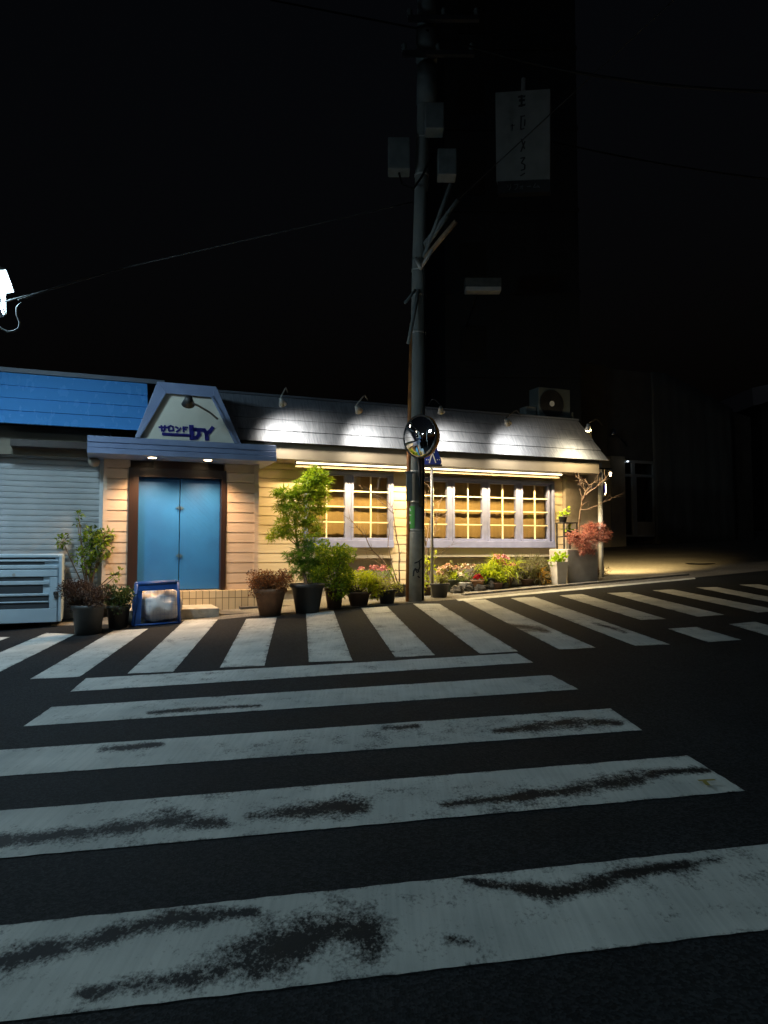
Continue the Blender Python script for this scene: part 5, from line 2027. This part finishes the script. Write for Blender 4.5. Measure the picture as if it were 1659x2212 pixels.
# lantern: tapered four-sided frame with cap
def quadring(r, z): return [(-r, -r, z), (r, -r, z), (r, r, z), (-r, r, z)]
lo_, hi_ = quadring(.15, -.22), quadring(.22, .16)
for k in range(4):
    mb.tube([lo_[k], hi_[k]], .014, 6)
    mb.tube([lo_[k], lo_[(k + 1) % 4]], .014, 6)
    mb.tube([hi_[k], hi_[(k + 1) % 4]], .018, 6)
mb.lathe([(.0, .165), (.41, .10), (.43, .10), (.42, .12), (.30, .21), (.08, .30), (0, .31)], 4)
mb.box((-.13, -.13, -.27), (.13, .13, -.235))
mb.build('frame', M['galv'], t)
mb = MB(TL)
a, b = quadring(.138, -.215), quadring(.205, .15)
i0 = [mb.p(*q_) for q_ in a]; i1 = [mb.p(*q_) for q_ in b]
for k in range(4):
    mb.f.append([i0[k], i0[(k + 1) % 4], i1[(k + 1) % 4], i1[k]])
mb.f.append(i0[::-1])
mb.build('glass', M['hotglass'], t)
light('lamp_light', 'SPOT', LP + Vector((0, -.0, -.33)), 260, (.62, .84, 1), t, aim=LP + Vector((.25, -.5, -3)), size=.12, spot=165, blend=.6)
cable([LP + Vector((.2, 0, -.12)), at(120, 622, 9), at(270, 578, 10.5), P_(893, 436, .1)], .011, 'thin cable running right from the left street lamp', M['palecable'])
cable([at(40, 648, 8.2), at(170, 604, 9.6), at(265, 580, 11)], .010, 'second thin cable just under the one from the left street lamp', M['palecable'])
mb = MB()
lp_ = [at(46, 654, 8.1), at(36, 664, 8.1), at(36, 680, 8.1), at(43, 697, 8.1), at(40, 709, 8.1), at(30, 715, 8.1), at(16, 717, 8.1), at(2, 709, 8.1), at(-20, 700, 8.1), at(-40, 670, 8.2)]
mb.tube(lp_, .011, 8)
tag(mb.build('lamp_cable', M['palecable'], smooth=True), 'slack looped cable hanging under the left street lamp', 'cable')

def street_lamp(x, y, h, energy, label, aim, col=(.66, .93, 1), spot=128):
    z = gz(x, y)
    t = thing('street_lamp', label, 'street lamp', (x, y, z), 0, 'street lamps along the road')
    hd = Vector((x, y, z + h)) + Vector((aim[0] - x, aim[1] - y, 0)).normalized() * .9
    mb = MB()
    mb.tube([(x, y, z - .3), (x, y, z + h * .6), (x, y, z + h - .1), tuple(Vector((x, y, z + h)).lerp(hd, .4) + Vector((0, 0, .12))), tuple(hd + Vector((0, 0, .1)))], [.09, .075, .06, .045, .04], 12)
    mb.build('post', M['galv'], t, smooth=True)
    mb = MB()
    mb.lathe([(0, .12), (.10, .10), (.2, .03), (.21, 0), (.19, 0), (0, .04)], 20, hd[:])
    mb.build('shade', M['greybox'], t, smooth=True)
    mb = MB()
    mb.lathe([(0, .02), (.16, .01), (.13, -.04), (0, -.06)], 20, hd[:])
    mb.build('lens', M['coolglass'], t, smooth=True)
    light('lamp_light', 'SPOT', hd + Vector((0, 0, -.08)), energy, col, t, aim=Vector(aim), size=.15, spot=spot, blend=.85)
street_lamp(-5.5, -3.5, 6.2, 520, 'street lamp behind the viewer on the left kerb, seen in the convex mirror', (-2.2, 1.5, 0))
street_lamp(-15.0, 7.0, 5.5, 200, 'street lamp down the road to the left, seen in the convex mirror', (-9, 8, 0))
street_lamp(5.5, -6.0, 6.5, 330, 'street lamp behind the viewer on the right kerb, seen in the convex mirror', (3.5, -1.5, 0))

# ------------------------------------------------------------------ world, sun, camera
w = bpy.data.worlds.new('World')
S.world = w
w.use_nodes = True
nt = w.node_tree
bg = nt.nodes['Background']
sky = nt.nodes.new('ShaderNodeTexSky')
sky.sky_type = 'NISHITA'
sky.sun_disc = False
sky.sun_elevation = R(-4)
sky.sun_rotation = R(200)
glow = nt.nodes.new('ShaderNodeMix')      # city glow added to the night sky
glow.data_type = 'RGBA'
glow.blend_type = 'ADD'
glow.inputs[0].default_value = 1
glow.inputs[7].default_value = (.0035, .0052, .0068, 1)
nt.links.new(sky.outputs[0], glow.inputs[6])
nt.links.new(glow.outputs[2], bg.inputs['Color'])
bg.inputs['Strength'].default_value = 0.08
sl = bpy.data.lights.new('moon', 'SUN')
sl.energy = .012
sl.angle = R(.5)
sl.color = (.75, .88, 1)
so = bpy.data.objects.new('moon', sl)
so.rotation_euler = (R(50), 0, R(-30))
COL.objects.link(so)

cam = bpy.data.cameras.new('camera')
cam.sensor_fit = 'VERTICAL'
cam.sensor_height = 36
cam.sensor_width = 27
cam.lens = 36 * F0 / H0
cam.clip_end = 600
co = bpy.data.objects.new('camera', cam)
co.location = CAM
co.rotation_euler = (R(90) + PITCH, 0, 0)
COL.objects.link(co)
S.camera = co
S.view_settings.view_transform = 'Standard'
S.view_settings.look = 'None'
S.view_settings.gamma = 1
S.view_settings.exposure = 0
S.cycles.use_denoising = True
S.cycles.denoiser = 'OPENIMAGEDENOISE'
S.cycles.max_bounces = 6
S.cycles.transparent_max_bounces = 16
S.cycles.sample_clamp_indirect = 4
S.cycles.use_light_tree = True
S.cycles.caustics_reflective = False
S.cycles.caustics_refractive = False
